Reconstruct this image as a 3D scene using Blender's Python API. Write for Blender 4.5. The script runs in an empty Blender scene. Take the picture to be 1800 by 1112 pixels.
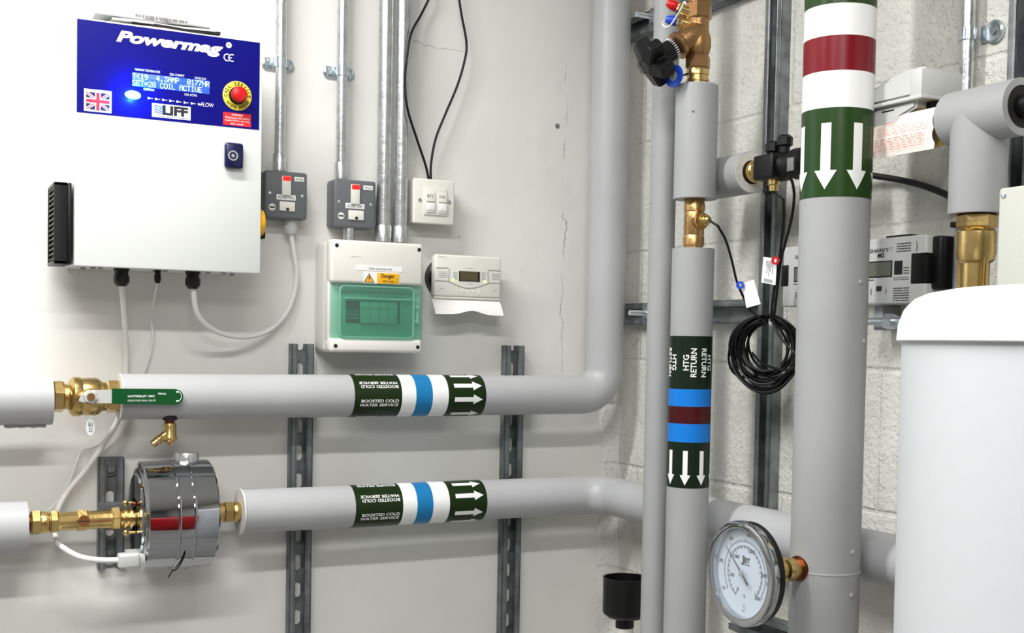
import bpy, bmesh, math, random
from mathutils import Vector, Matrix, noise
random.seed(7)
C = bpy.context.scene.collection
SC = bpy.context.scene
PI = math.pi

# ---------------------------------------------------------------- camera
# The corner of the two walls is the vertical through (0,0); left-hand wall is y=0, right-hand wall is x=0.
F, CX, CY = 2100.0, 900.0, 680.0
ax_x = Vector((4083, 4, -2100)).normalized()          # world axes seen in camera coordinates
ax_y = Vector((-1080, 99, -2100)); ax_y = (ax_y - ax_x * ax_x.dot(ax_y)).normalized()
ax_z = ax_x.cross(ax_y)
EYE = Vector((-1.32, -2.1, 1.5))
camd = bpy.data.cameras.new('camera'); cam = bpy.data.objects.new('camera', camd); C.objects.link(cam)
cam.matrix_world = Matrix.Translation(EYE) @ Matrix((ax_x, ax_y, ax_z)).to_4x4()
camd.sensor_width = 36; camd.lens = F / 1800 * 36; camd.shift_y = (CY - 556) / 1800
camd.clip_start = 0.05
SC.camera = cam
SC.view_settings.view_transform = 'Standard'; SC.view_settings.look = 'None'
SC.view_settings.gamma = 1; SC.view_settings.use_curve_mapping = False
SC.view_settings.exposure = 0.5

# ---------------------------------------------------------------- light
w = bpy.data.worlds.new('world'); SC.world = w; w.use_nodes = True
w.node_tree.nodes['Background'].inputs[0].default_value = (0.9, 0.95, 1, 1)
w.node_tree.nodes['Background'].inputs[1].default_value = 0.3
CEIL = 2.75
def tube_or_fill_light(x, y, length, watts, width, col=(1, 0.985, 0.96)):
    d = bpy.data.lights.new('tube_or_fill_lamp', 'AREA'); d.shape = 'RECTANGLE'
    d.size = length; d.size_y = width; d.energy = watts; d.color = col
    o = bpy.data.objects.new('tube_or_fill_lamp', d); C.objects.link(o); o.location = (x, y, CEIL - 0.075)
    return o
TUBES_AND_FILL = [(-1.55, -0.66, 1.15, 27.0, .09), (-1.5, -1.78, 1.5, 28.0, .09), (-1.7, -3.4, .9, 30.0, .9)]  # two tubes, then an unseen broad panel added only as soft fill
for t in TUBES_AND_FILL: tube_or_fill_light(*t)

# ---------------------------------------------------------------- materials
def s2l(c):
    c = c / 255.0
    return c / 12.92 if c <= 0.04045 else ((c + 0.055) / 1.055) ** 2.4
def rgb(c): return tuple(s2l(v) for v in c) + (1,)
def mat(name, col, rough=0.5, metal=0.0, bump=0.0, bscale=80, var=0.0, vscale=12, coat=0.0, emit=None, es=0.0, alpha=None, spec=None):
    m = bpy.data.materials.new(name); m.use_nodes = True
    nt = m.node_tree; b = nt.nodes['Principled BSDF']
    b.inputs['Base Color'].default_value = rgb(col); b.inputs['Roughness'].default_value = rough
    b.inputs['Metallic'].default_value = metal
    if spec is not None: b.inputs['Specular IOR Level'].default_value = spec
    if coat: b.inputs['Coat Weight'].default_value = coat; b.inputs['Coat Roughness'].default_value = 0.1
    if emit: b.inputs['Emission Color'].default_value = rgb(emit); b.inputs['Emission Strength'].default_value = es
    if bump or var:
        tc = nt.nodes.new('ShaderNodeTexCoord')
    if bump:
        n = nt.nodes.new('ShaderNodeTexNoise'); n.inputs['Scale'].default_value = bscale; n.inputs['Detail'].default_value = 4
        bp = nt.nodes.new('ShaderNodeBump'); bp.inputs['Strength'].default_value = bump; bp.inputs['Distance'].default_value = 0.002
        nt.links.new(tc.outputs['Object'], n.inputs['Vector']); nt.links.new(n.outputs['Fac'], bp.inputs['Height'])
        nt.links.new(bp.outputs['Normal'], b.inputs['Normal'])
    if var:
        n = nt.nodes.new('ShaderNodeTexNoise'); n.inputs['Scale'].default_value = vscale; n.inputs['Detail'].default_value = 5
        mx = nt.nodes.new('ShaderNodeMix'); mx.data_type = 'RGBA'
        c = rgb(col); d = tuple(v * (1 - var) for v in c[:3]) + (1,)
        mx.inputs[6].default_value = c; mx.inputs[7].default_value = d
        mr = nt.nodes.new('ShaderNodeMapRange'); mr.inputs[1].default_value = 0.4; mr.inputs[2].default_value = 0.65
        nt.links.new(tc.outputs['Object'], n.inputs['Vector']); nt.links.new(n.outputs['Fac'], mr.inputs[0])
        nt.links.new(mr.outputs[0], mx.inputs[0]); nt.links.new(mx.outputs[2], b.inputs['Base Color'])
    return m

def wall_mat(name, block=False, col=(226, 226, 222), cracks=False):
    m = mat(name, col, 0.7); nt = m.node_tree; b = nt.nodes['Principled BSDF']; N = nt.nodes.new; Lk = nt.links.new
    geo = N('ShaderNodeNewGeometry'); sep = N('ShaderNodeSeparateXYZ'); Lk(geo.outputs['Position'], sep.inputs[0])
    def noise_(scale, det=5):
        n = N('ShaderNodeTexNoise'); n.inputs['Scale'].default_value = scale; n.inputs['Detail'].default_value = det
        Lk(geo.outputs['Position'], n.inputs['Vector']); return n.outputs['Fac']
    def math_(op, a, c=None, clamp=False):
        n = N('ShaderNodeMath'); n.operation = op; n.use_clamp = clamp
        for i, v in enumerate((a, c)):
            if v is None: continue
            if isinstance(v, (int, float)): n.inputs[i].default_value = v
            else: Lk(v, n.inputs[i])
        return n.outputs[0]
    def mapr(v, a, c, d=0, e=1):
        n = N('ShaderNodeMapRange'); Lk(v, n.inputs[0])
        for i, k in enumerate((a, c, d, e)): n.inputs[i + 1].default_value = k
        return n.outputs[0]
    dark = None
    if block:
        cmb = N('ShaderNodeCombineXYZ')
        ymov = math_('ADD', math_('MULTIPLY', sep.outputs['Y'], -1), 0.13); Lk(ymov, cmb.inputs[0])
        Lk(math_('SUBTRACT', sep.outputs['Z'], 1.253 - 0.215 * 5), cmb.inputs[1])
        br = N('ShaderNodeTexBrick'); Lk(cmb.outputs[0], br.inputs['Vector'])
        br.inputs['Scale'].default_value = 1; br.inputs['Brick Width'].default_value = 0.44; br.inputs['Row Height'].default_value = 0.215
        br.inputs['Mortar Size'].default_value = 0.006; br.inputs['Mortar Smooth'].default_value = 0.8
        br.inputs['Color1'].default_value = (1, 1, 1, 1); br.inputs['Color2'].default_value = (1, 1, 1, 1); br.inputs['Mortar'].default_value = (0, 0, 0, 1)
        h1 = math_('MULTIPLY', br.outputs['Fac'], -0.38)
        nz = N('ShaderNodeTexNoise'); nz.inputs['Scale'].default_value = 130; nz.inputs['Detail'].default_value = 3; Lk(geo.outputs['Position'], nz.inputs['Vector'])
        vs_ = N('ShaderNodeVectorMath'); vs_.operation = 'SCALE'; Lk(nz.outputs['Color'], vs_.inputs[0]); vs_.inputs['Scale'].default_value = 0.011
        va_ = N('ShaderNodeVectorMath'); va_.operation = 'ADD'; Lk(geo.outputs['Position'], va_.inputs[0]); Lk(vs_.outputs[0], va_.inputs[1])
        vor = N('ShaderNodeTexVoronoi'); vor.inputs['Scale'].default_value = 170; Lk(va_.outputs[0], vor.inputs['Vector'])
        pit = mapr(vor.outputs['Distance'], 0.05, 0.36, -1, 0)
        msk = mapr(noise_(38), 0.42, 0.54)
        h = math_('ADD', h1, math_('MULTIPLY', math_('MULTIPLY', pit, msk), 0.28))
        h = math_('ADD', h, math_('MULTIPLY', noise_(110, 8), 0.75))
        h = math_('ADD', h, math_('MULTIPLY', noise_(9, 3), 0.35))
        vor2 = N('ShaderNodeTexVoronoi'); vor2.inputs['Scale'].default_value = 130; Lk(va_.outputs[0], vor2.inputs['Vector'])
        d1 = math_('MULTIPLY', mapr(vor2.outputs['Distance'], 0.06, 0.16, 1, 0), mapr(noise_(29), 0.54, 0.62))
        dark = math_('MULTIPLY', d1, 0.6)
        dist = 0.006
    else:
        h = math_('ADD', math_('MULTIPLY', noise_(7, 3), 1.3), math_('MULTIPLY', noise_(150, 4), 0.06))
        h = math_('ADD', h, math_('MULTIPLY', noise_(30, 4), 0.14))
        dist = 0.006
        if cracks:
            wob = math_('MULTIPLY', math_('SUBTRACT', noise_(22, 8), 0.5), 0.045)
            d = math_('ABSOLUTE', math_('SUBTRACT', math_('ADD', sep.outputs['X'], wob), -0.128))
            l1 = math_('MULTIPLY', mapr(d, 0.0004, 0.0014, 1, 0), mapr(noise_(14), 0.42, 0.54))
            l1 = math_('MULTIPLY', l1, math_('MULTIPLY', math_('GREATER_THAN', sep.outputs['Z'], 1.44), math_('LESS_THAN', sep.outputs['Z'], 2.06)))
            d2 = math_('ABSOLUTE', math_('SUBTRACT', math_('ADD', sep.outputs['Z'], wob), 2.055))
            l2 = math_('MULTIPLY', mapr(d2, 0.0003, 0.001, 1, 0), math_('MULTIPLY', math_('GREATER_THAN', sep.outputs['X'], -0.46), math_('LESS_THAN', sep.outputs['X'], -0.345)))
            vd = N('ShaderNodeVectorMath'); vd.operation = 'DISTANCE'; Lk(geo.outputs['Position'], vd.inputs[0]); vd.inputs[1].default_value = (-0.1475, 0, 1.932)
            hole = mapr(vd.outputs['Value'], 0.004, 0.0065, 1, 0)
            vd2 = N('ShaderNodeVectorMath'); vd2.operation = 'DISTANCE'; Lk(geo.outputs['Position'], vd2.inputs[0]); vd2.inputs[1].default_value = (-0.36, 0, 1.70)
            hole2 = mapr(vd2.outputs['Value'], 0.0012, 0.003, 0.5, 0)
            dark = math_('MAXIMUM', math_('MAXIMUM', math_('MULTIPLY', l1, 0.6), math_('MULTIPLY', l2, 0.5)), math_('MAXIMUM', math_('MULTIPLY', hole, 0.85), hole2))
    bp = N('ShaderNodeBump'); bp.inputs['Strength'].default_value = 0.85 if block else 0.5; bp.inputs['Distance'].default_value = dist
    Lk(h, bp.inputs['Height']); Lk(bp.outputs['Normal'], b.inputs['Normal'])
    mx = N('ShaderNodeMix'); mx.data_type = 'RGBA'; c = rgb(col)
    mx.inputs[6].default_value = c; mx.inputs[7].default_value = tuple(v * (0.93 if block else 0.95) for v in c[:3]) + (1,)
    Lk(mapr(noise_(5 if not block else 16, 6), 0.4, 0.65), mx.inputs[0]); outc = mx.outputs[2]
    if dark is not None:
        m2 = N('ShaderNodeMix'); m2.data_type = 'RGBA'; Lk(dark, m2.inputs[0]); Lk(outc, m2.inputs[6]); m2.inputs[7].default_value = rgb((70, 62, 52)); outc = m2.outputs[2]
    Lk(outc, b.inputs['Base Color'])
    return m

M = {}
M['insul'] = mat('grey_pipe_insulation', (176, 178, 180), 0.42, bump=0.12, bscale=60, var=0.05, vscale=9)
M['insul_d'] = mat('grey_pipe_insulation_dark', (158, 160, 161), 0.5, bump=0.12, bscale=60, var=0.05)
M['foam'] = mat('insulation_foam_end', (205, 205, 203), 0.8, bump=0.4, bscale=200)
M['white'] = mat('white_enamel', (224, 228, 226), 0.32, var=0.02)
M['blue'] = mat('blue_panel_film', (3, 3, 112), 0.3, spec=0.25, bump=0.06, bscale=300)
M['lettering_white'] = mat('white_print', (245, 245, 245), 0.5)
M['lettering_black'] = mat('black_print', (25, 25, 30), 0.5)
M['lettering_grey'] = mat('grey_print', (120, 120, 120), 0.6)
M['lettering_red'] = mat('red_print', (205, 60, 60), 0.6)
M['lettering_navy'] = mat('navy_print', (15, 20, 80), 0.5)
M['black'] = mat('black_plastic', (11, 11, 13), 0.4, spec=0.35)
M['black_soft'] = mat('black_rubber_cable', (9, 9, 10), 0.45, spec=0.3)
M['green_label'] = mat('dark_green_band', (20, 40, 8), 0.35, spec=0.3)
M['green_label2'] = mat('deep_green_band', (12, 30, 15), 0.35, spec=0.3)
M['green_label3'] = mat('mid_green_band', (30, 60, 14), 0.3, spec=0.35)
M['white_label'] = mat('white_band', (236, 238, 238), 0.35)
M['blue_label'] = mat('blue_band', (26, 118, 176), 0.35, spec=0.3)
M['blue_label2'] = mat('bright_blue_band', (18, 118, 208), 0.35, spec=0.3)
M['maroon_label'] = mat('maroon_band', (66, 8, 14), 0.35, spec=0.3)
M['maroon_label2'] = mat('crimson_band', (116, 2, 22), 0.3, spec=0.35)
M['galv'] = mat('galvanised_steel', (208, 211, 213), 0.28, 0.85, bump=0.25, bscale=120, var=0.22, vscale=60)
M['galv_d'] = mat('weathered_galvanised_strut', (126, 132, 134), 0.5, 0.45, bump=0.3, bscale=100, var=0.45, vscale=26)
M['galv_m'] = mat('grey_galvanised_strut', (150, 156, 158), 0.36, 0.75, bump=0.25, bscale=110, var=0.4, vscale=30)
M['zinc'] = mat('bright_zinc', (205, 215, 222), 0.22, 0.9)
M['zinc_plate'] = mat('dull_zinc_plate', (205, 208, 206), 0.4, 0.25)
M['brass'] = mat('brass', (216, 186, 122), 0.27, 1.0, bump=0.15, bscale=160, var=0.15, vscale=40)
M['bronze'] = mat('bronze', (170, 132, 90), 0.36, 0.9, bump=0.3, bscale=240, var=0.2, vscale=40)
M['tee'] = mat('soldered_gunmetal', (204, 164, 110), 0.3, 1.0, bump=0.2, bscale=200, var=0.15, vscale=40)
M['copper'] = mat('copper', (118, 66, 48), 0.4, 1.0, var=0.3, vscale=60)
M['chrome'] = mat('chrome', (176, 178, 182), 0.05, 1.0)
M['spur'] = mat('grey_metalclad', (98, 102, 106), 0.42, bump=0.06, bscale=300)
M['cream'] = mat('cream_plastic', (226, 225, 217), 0.35)
M['offwhite'] = mat('off_white_plastic', (224, 222, 215), 0.4)
M['bright_white'] = mat('moulded_white_plastic', (238, 238, 236), 0.33)
M['tank'] = mat('white_polyethylene', (196, 199, 203), 0.38, bump=0.08, bscale=40)
M['lightgrey'] = mat('light_grey_plastic', (196, 198, 196), 0.4)
M['midgrey'] = mat('mid_grey_plastic', (150, 152, 152), 0.45)
M['greybox'] = mat('painted_grey_sheet_metal', (186, 188, 180), 0.4, bump=0.08, bscale=150)
M['red'] = mat('red_plastic', (200, 8, 14), 0.3)
M['red_neon'] = mat('red_neon_lens', (200, 20, 20), 0.3, emit=(255, 30, 20), es=1.2)
M['yellow'] = mat('yellow_plastic', (236, 214, 60), 0.4)
M['amber'] = mat('amber_label', (240, 176, 20), 0.45)
M['lever'] = mat('green_vinyl_lever', (5, 76, 34), 0.35, spec=0.3)
M['blue_plastic'] = mat('blue_plastic', (24, 70, 190), 0.35)
M['navy'] = mat('navy_plastic', (10, 10, 66), 0.3)
M['lcd'] = mat('blue_lcd', (40, 70, 210), 0.3, emit=(45, 90, 235), es=0.75)
M['lcd_txt'] = mat('lit_lcd_characters', (190, 230, 255), 0.4, emit=(175, 225, 255), es=1.0)
M['led_blue'] = mat('blue_led', (120, 220, 255), 0.3, emit=(90, 205, 255), es=4)
M['led_green'] = mat('green_led', (200, 245, 120), 0.3, emit=(205, 250, 110), es=1.3)
M['lcd_dark'] = mat('unlit_lcd', (84, 78, 58), 0.2)
M['lcd_grey'] = mat('grey_lcd', (100, 104, 92), 0.2)
M['paper'] = mat('newsprint', (214, 214, 212), 0.8, var=0.35, vscale=40)
M['tagwhite'] = mat('white_card', (235, 237, 240), 0.6)
M['red_standin'] = mat('red_standin_paint', (170, 4, 12), 0.4)  # red of the stand-in added for the chrome's reflection
M['gap'] = mat('dark_gap', (18, 17, 16), 0.8)
M['crimson_flag'] = mat('flag_red', (205, 40, 70), 0.5)
M['sticker_red'] = mat('red_sticker', (214, 26, 36), 0.5)
M['cable_white'] = mat('white_pvc_cable', (222, 222, 220), 0.4)
M['ceiling'] = mat('ceiling_paint', (225, 225, 222), 0.8)
M['floor'] = mat('grey_floor_paint', (140, 140, 138), 0.5, var=0.2, vscale=3)
M['dial'] = mat('gauge_dial', (216, 219, 226), 0.5)
def glassy(name, col, fac, rough=0.15):
    m = bpy.data.materials.new(name); m.use_nodes = True; nt = m.node_tree; b = nt.nodes['Principled BSDF']
    b.inputs['Base Color'].default_value = rgb(col); b.inputs['Roughness'].default_value = rough
    tr = nt.nodes.new('ShaderNodeBsdfTransparent'); tr.inputs[0].default_value = rgb(col)
    mx = nt.nodes.new('ShaderNodeMixShader'); mx.inputs[0].default_value = fac
    nt.links.new(b.outputs[0], mx.inputs[1]); nt.links.new(tr.outputs[0], mx.inputs[2])
    nt.links.new(mx.outputs[0], nt.nodes['Material Output'].inputs[0]); return m
M['green_clear'] = glassy('tinted_green_door', (212, 238, 230), 0.94)
M['green_rib'] = glassy('tinted_green_rib', (170, 222, 206), 0.6)
M['clear'] = glassy('clear_lens', (245, 248, 250), 0.93, 0.03)

# ---------------------------------------------------------------- mesh helpers
I4 = Matrix.Identity(4)
MR = Matrix.Rotation(-PI / 2, 4, 'Z')      # local frame on the right-hand wall: X away from the corner, -Y out of the wall
ROOTINV = {}
class MB:
    def __init__(s, M=I4): s.bm = bmesh.new(); s.M = M.copy()
    def _add(s, bm2, T=I4):
        bmesh.ops.transform(bm2, matrix=s.M @ T, verts=bm2.verts)
        me = bpy.data.meshes.new('tmp'); bm2.to_mesh(me); bm2.free(); s.bm.from_mesh(me); bpy.data.meshes.remove(me); return s
    def box(s, x0, x1, y0, y1, z0, z1, bev=0.0, seg=2, T=I4):
        b = bmesh.new(); bmesh.ops.create_cube(b, size=1)
        for v in b.verts:
            v.co = Vector((x0 + (v.co.x + .5) * (x1 - x0), y0 + (v.co.y + .5) * (y1 - y0), z0 + (v.co.z + .5) * (z1 - z0)))
        if bev: bmesh.ops.bevel(b, geom=b.edges[:], offset=bev, segments=seg, affect='EDGES', profile=0.5)
        return s._add(b, T)
    def lathe(s, p, axis, prof, seg=32, caps=True):
        """prof: (t along axis, radius)"""
        p = Vector(p); a = Vector(axis).normalized()
        n = a.orthogonal().normalized(); m = a.cross(n)
        b = bmesh.new(); rings = []
        for t, r in prof:
            rings.append([b.verts.new(p + a * t + (n * math.cos(2 * PI * i / seg) + m * math.sin(2 * PI * i / seg)) * max(r, 1e-5)) for i in range(seg)])
        for A, B in zip(rings, rings[1:]):
            for i in range(seg):
                j = (i + 1) % seg; b.faces.new((A[i], A[j], B[j], B[i]))
        if caps: b.faces.new(rings[0][::-1]); b.faces.new(rings[-1])
        return s._add(b)
    def cyl(s, p0, p1, r0, r1=None, seg=28, caps=True):
        p0, p1 = Vector(p0), Vector(p1)
        return s.lathe(p0, p1 - p0, [(0, r0), ((p1 - p0).length, r0 if r1 is None else r1)], seg, caps)
    def hexn(s, p0, p1, r):                                  # hexagon nut with softened ends
        p0, p1 = Vector(p0), Vector(p1); l = (p1 - p0).length; c = min(l * .15, r * .12)
        return s.lathe(p0, p1 - p0, [(0, r * .9), (c, r), (l - c, r), (l, r * .9)], 6)
    def ring(s, p, axis, r_out, r_in, t, seg=40):
        return s.lathe(p, axis, [(0, r_in), (0, r_out), (t, r_out), (t, r_in), (0, r_in)], seg, caps=False)
    def sphere(s, p, r, sc=(1, 1, 1), seg=20):
        b = bmesh.new(); bmesh.ops.create_uvsphere(b, u_segments=seg, v_segments=seg // 2, radius=r)
        return s._add(b, Matrix.Translation(p) @ Matrix.Diagonal((*sc, 1)))
    def tube(s, pts, r, seg=12, closed=False, caps=True):
        pts = [Vector(p) for p in pts]; n = len(pts); rs = r if isinstance(r, (list, tuple)) else [r] * n
        b = bmesh.new(); rings = []; nrm = None
        for i, p in enumerate(pts):
            if closed: t = pts[(i + 1) % n] - pts[i - 1]
            else: t = (pts[min(i + 1, n - 1)] - pts[max(i - 1, 0)])
            t.normalize()
            nrm = t.orthogonal().normalized() if nrm is None else (nrm - t * nrm.dot(t)).normalized()
            m = t.cross(nrm)
            rings.append([b.verts.new(p + (nrm * math.cos(2 * PI * k / seg) + m * math.sin(2 * PI * k / seg)) * rs[i]) for k in range(seg)])
        pr = list(zip(rings, rings[1:])) + ([(rings[-1], rings[0])] if closed else [])
        for A, B in pr:
            for k in range(seg):
                j = (k + 1) % seg; b.faces.new((A[k], A[j], B[j], B[k]))
        if caps and not closed: b.faces.new(rings[0][::-1]); b.faces.new(rings[-1])
        return s._add(b)
    def prism(s, poly, y0, y1, bev=0.0):                    # polygon in local X-Z, extruded along local Y
        b = bmesh.new()
        A = [b.verts.new((x, y0, z)) for x, z in poly]; B = [b.verts.new((x, y1, z)) for x, z in poly]
        b.faces.new(A); b.faces.new(B[::-1]); n = len(poly)
        for i in range(n):
            j = (i + 1) % n; b.faces.new((A[j], A[i], B[i], B[j]))
        bmesh.ops.recalc_face_normals(b, faces=b.faces[:])
        if bev: bmesh.ops.bevel(b, geom=[e for e in b.edges if abs(e.verts[0].co.y - e.verts[1].co.y) < 1e-7], offset=bev, segments=2, affect='EDGES')
        return s._add(b)
    def strip(s, rows):                                      # grid of points
        b = bmesh.new(); vs = [[b.verts.new(p) for p in r] for r in rows]
        for A, B in zip(vs, vs[1:]):
            for i in range(len(A) - 1): b.faces.new((A[i], A[i + 1], B[i + 1], B[i]))
        return s._add(b)
    def flat(s, x0, x1, y, z0, z1):                          # printed patch facing -Y
        return s.strip([[(x0, y, z0), (x1, y, z0)], [(x0, y, z1), (x1, y, z1)]])
    def text(s, st, x0, x1, z0, z1, y=0.0, fn=None, bold=0.0, shear=0.0):
        vs, fs = glyphs(st, bold, shear)
        b = bmesh.new(); V = []
        for u, v in vs:
            U = x0 + u * (x1 - x0); W = z0 + v * (z1 - z0)
            V.append(b.verts.new(fn(U, W) if fn else (U, y, W)))
        for f in fs:
            try: b.faces.new([V[i] for i in f])
            except ValueError: pass
        return s._add(b)
    def build(s, name, m, parent=None, sharp=32, label=None):
        bmesh.ops.remove_doubles(s.bm, verts=s.bm.verts, dist=1e-6)
        for f in s.bm.faces: f.smooth = True
        for e in s.bm.edges:
            if len(e.link_faces) == 2: e.smooth = e.calc_face_angle(0) < math.radians(sharp)
        inv = ROOTINV.get(parent.name) if parent else None
        if inv is not None: bmesh.ops.transform(s.bm, matrix=inv, verts=s.bm.verts)
        me = bpy.data.meshes.new(name); s.bm.to_mesh(me); s.bm.free(); me.materials.append(m)
        o = bpy.data.objects.new(name, me); C.objects.link(o)
        if parent: o.parent = parent; ROOTINV[o.name] = inv if inv is not None else I4
        else: ROOTINV[o.name] = I4
        if label: o['label'] = label
        return o
_g = {}
def glyphs(st, bold, shear):
    k = (st, bold, shear)
    if k in _g: return _g[k]
    cu = bpy.data.curves.new('t', 'FONT'); cu.body = st; cu.offset = bold; cu.shear = shear; cu.resolution_u = 4; cu.fill_mode = 'FRONT'
    o = bpy.data.objects.new('t', cu); C.objects.link(o)
    me = bpy.data.meshes.new_from_object(o.evaluated_get(bpy.context.evaluated_depsgraph_get()))
    vs = [(v.co.x, v.co.y) for v in me.vertices]; fs = [tuple(p.vertices) for p in me.polygons]
    bpy.data.objects.remove(o); bpy.data.curves.remove(cu); bpy.data.meshes.remove(me)
    x0 = min(v[0] for v in vs); x1 = max(v[0] for v in vs); y0 = min(v[1] for v in vs); y1 = max(v[1] for v in vs)
    vs = [((x - x0) / (x1 - x0), (y - y0) / max(y1 - y0, 1e-6)) for x, y in vs]
    _g[k] = (vs, fs); return _g[k]

def tag(o, label, cat, group=None):
    o['label'] = label; o['category'] = cat
    if group: o['group'] = group
    return o
def thing(name, label, cat, loc, right=False, group=None):
    o = bpy.data.objects.new(name, None); C.objects.link(o); o.empty_display_size = 0.05
    T = Matrix.Translation(loc) @ (MR if right else I4)
    o.matrix_world = T; ROOTINV[o.name] = T.inverted(); tag(o, label, cat, group); return o
def struct(o): o['kind'] = 'structure'; return o
def spline(pts, n=8):
    P = [Vector(p) for p in pts]; P = [P[0] * 2 - P[1]] + P + [P[-1] * 2 - P[-2]]; out = []
    for i in range(1, len(P) - 2):
        for k in range(n):
            t = k / n; a, b, c, d = P[i - 1], P[i], P[i + 1], P[i + 2]
            out.append(0.5 * ((2 * b) + (c - a) * t + (2 * a - 5 * b + 4 * c - d) * t * t + (3 * b - a - 3 * c + d) * t ** 3))
    out.append(P[-2]); return out
def fillet(pts, R, n=10):
    P = [Vector(p) for p in pts]; out = [P[0]]
    for a, b, c in zip(P, P[1:], P[2:]):
        u = (a - b).normalized(); v = (c - b).normalized()
        s_, e_ = b + u * R, b + v * R; cen = b + (u + v) * R
        for k in range(n + 1):
            t = k / n * PI / 2
            out.append(cen - (v * math.cos(t) + u * math.sin(t)) * R)
    out.append(P[-1]); return out
# pixel of the photograph -> point on a plane a given distance off one of the two walls
def ray(px, py):
    c = Vector(((px - CX) / F, -(py - CY) / F, -1)); return Vector((ax_x.dot(c), ax_y.dot(c), ax_z.dot(c)))
def PL(px, py, off=0.0):
    r = ray(px, py); return EYE + r * ((-off - EYE.y) / r.y)
def PR(px, py, off=0.0):
    r = ray(px, py); return EYE + r * ((-off - EYE.x) / r.x)
def RL(x0, y0, x1, y1, off):
    xm, ym = (x0 + x1) / 2, (y0 + y1) / 2
    return PL(x0, ym, off).x, PL(x1, ym, off).x, PL(xm, y1, off).z, PL(xm, y0, off).z
def RR(x0, y0, x1, y1, off):
    xm, ym = (x0 + x1) / 2, (y0 + y1) / 2
    return -PR(x0, ym, off).y, -PR(x1, ym, off).y, PR(xm, y1, off).z, PR(xm, y0, off).z
def LR(px, py, off):                        # right wall, local frame
    p = PR(px, py, off); return Vector((-p.y, -off, p.z))
def dashes(mb, x0, x1, y, z0, z1, rows, fill=0.6):   # print too small to read: rows of short strokes
    rh = (z1 - z0) / rows
    for r in range(rows):
        x = x0; zc = z0 + rh * (r + .5)
        while x < x1:
            wd = (x1 - x0) * random.uniform(.05, .14); e = min(x + wd, x1)
            mb.flat(x, e, y, zc - rh * .5 * fill, zc + rh * .5 * fill); x = e + (x1 - x0) * .035
    return mb
def cylmap(P0, ax, n, r):
    ax = Vector(ax).normalized(); n = Vector(n); n = (n - ax * n.dot(ax)).normalized(); b = n.cross(ax).normalized()
    P0 = Vector(P0)
    return lambda s_, t: P0 + ax * s_ + (n * math.cos(t / r) + b * math.sin(t / r)) * r
def arrow(mb, f, s_tail, s_tip, tc, sw, hw, hl):
    d = 1 if s_tip > s_tail else -1; sb = s_tip - d * hl
    ts = [-hw / 2, -hw * .375, -sw / 2 - 1e-5, -sw / 2, -sw / 4, 0, sw / 4, sw / 2, sw / 2 + 1e-5, hw * .375, hw / 2]
    def hi(t): return s_tip - d * hl * abs(t) / (hw / 2)
    def lo(t): return s_tail if abs(t) <= sw / 2 else sb
    for a, b in zip(ts, ts[1:]):
        la, lb = (lo(a), lo(b)) if not (abs(abs(a) - abs(b)) < 2e-5) else (sb, sb)
        mb.strip([[f(la, tc + a), f(hi(a), tc + a)], [f(lb, tc + b), f(hi(b), tc + b)]])

# ================================================================ the room
XL, YF = -3.4, -5.4
struct(MB().box(XL - .1, 0.1, 0, .1, 0, CEIL + .1).build('wall_back', wall_mat('painted_plaster', cracks=True)))
struct(MB().box(0, .1, YF - .1, 0, 0, CEIL + .1).build('wall_right', wall_mat('painted_blockwork', True, (216, 216, 209))))
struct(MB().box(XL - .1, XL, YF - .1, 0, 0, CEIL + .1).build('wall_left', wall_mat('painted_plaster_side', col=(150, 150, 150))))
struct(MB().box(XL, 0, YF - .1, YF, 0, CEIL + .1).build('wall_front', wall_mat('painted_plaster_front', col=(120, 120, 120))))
struct(MB().box(XL - .1, .1, YF - .1, .1, -.1, 0).build('floor', M['floor']))
struct(MB().box(XL, 0, YF, 0, CEIL, CEIL + .1).build('ceiling', M['ceiling']))
# ragged mortar fillet down the corner of the room
mb = MB(); rows = []
for i in range(70):
    z = 0.72 + i * 0.0095
    k = 1 if z < 1.36 else max(0.02, 1 - (z - 1.36) / .03)
    a = (0.034 + 0.016 * noise.noise((z * 9, 0, 3)) + .006 * noise.noise((z * 60, 5, 3))) * k
    c = (0.022 + 0.014 * noise.noise((z * 12, 7, 3)) + .005 * noise.noise((z * 70, 5, 8))) * k
    rows.append([(-a, -0.0002, z), (-a * .75, -.004 * k, z), (-a * .35, -c * .4, z), (-.004, -c * .8, z), (-.0002, -c * 1.3, z)])
struct(mb.strip(rows).build('trim_1', wall_mat('corner_mortar', True, (228, 228, 224))))
# two fluorescent battens the light comes from, plus the added fill panel
for i, (x, y, l, wt, wd) in enumerate(TUBES_AND_FILL):
    t = thing('ceiling_or_fill_light', ['fluorescent ceiling batten nearest the plastered wall', 'fluorescent ceiling batten over the middle of the room', 'broad square fill light panel added out of view, farthest from the pipes'][i], 'ceiling light', (x, y, CEIL - .06))
    MB().box(x - l / 2, x + l / 2, y - wd / 2 - .01, y + wd / 2 + .01, CEIL - .055, CEIL - .0005, .004).build('housing', M['white'], t)
    for q in (-1, 1): MB().box(x + q * l / 2 - .012, x + q * l / 2 + .012, y - wd * .4, y + wd * .4, CEIL - .088, CEIL - .055, .003).build('lamp_holder', M['offwhite'], t)

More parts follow.
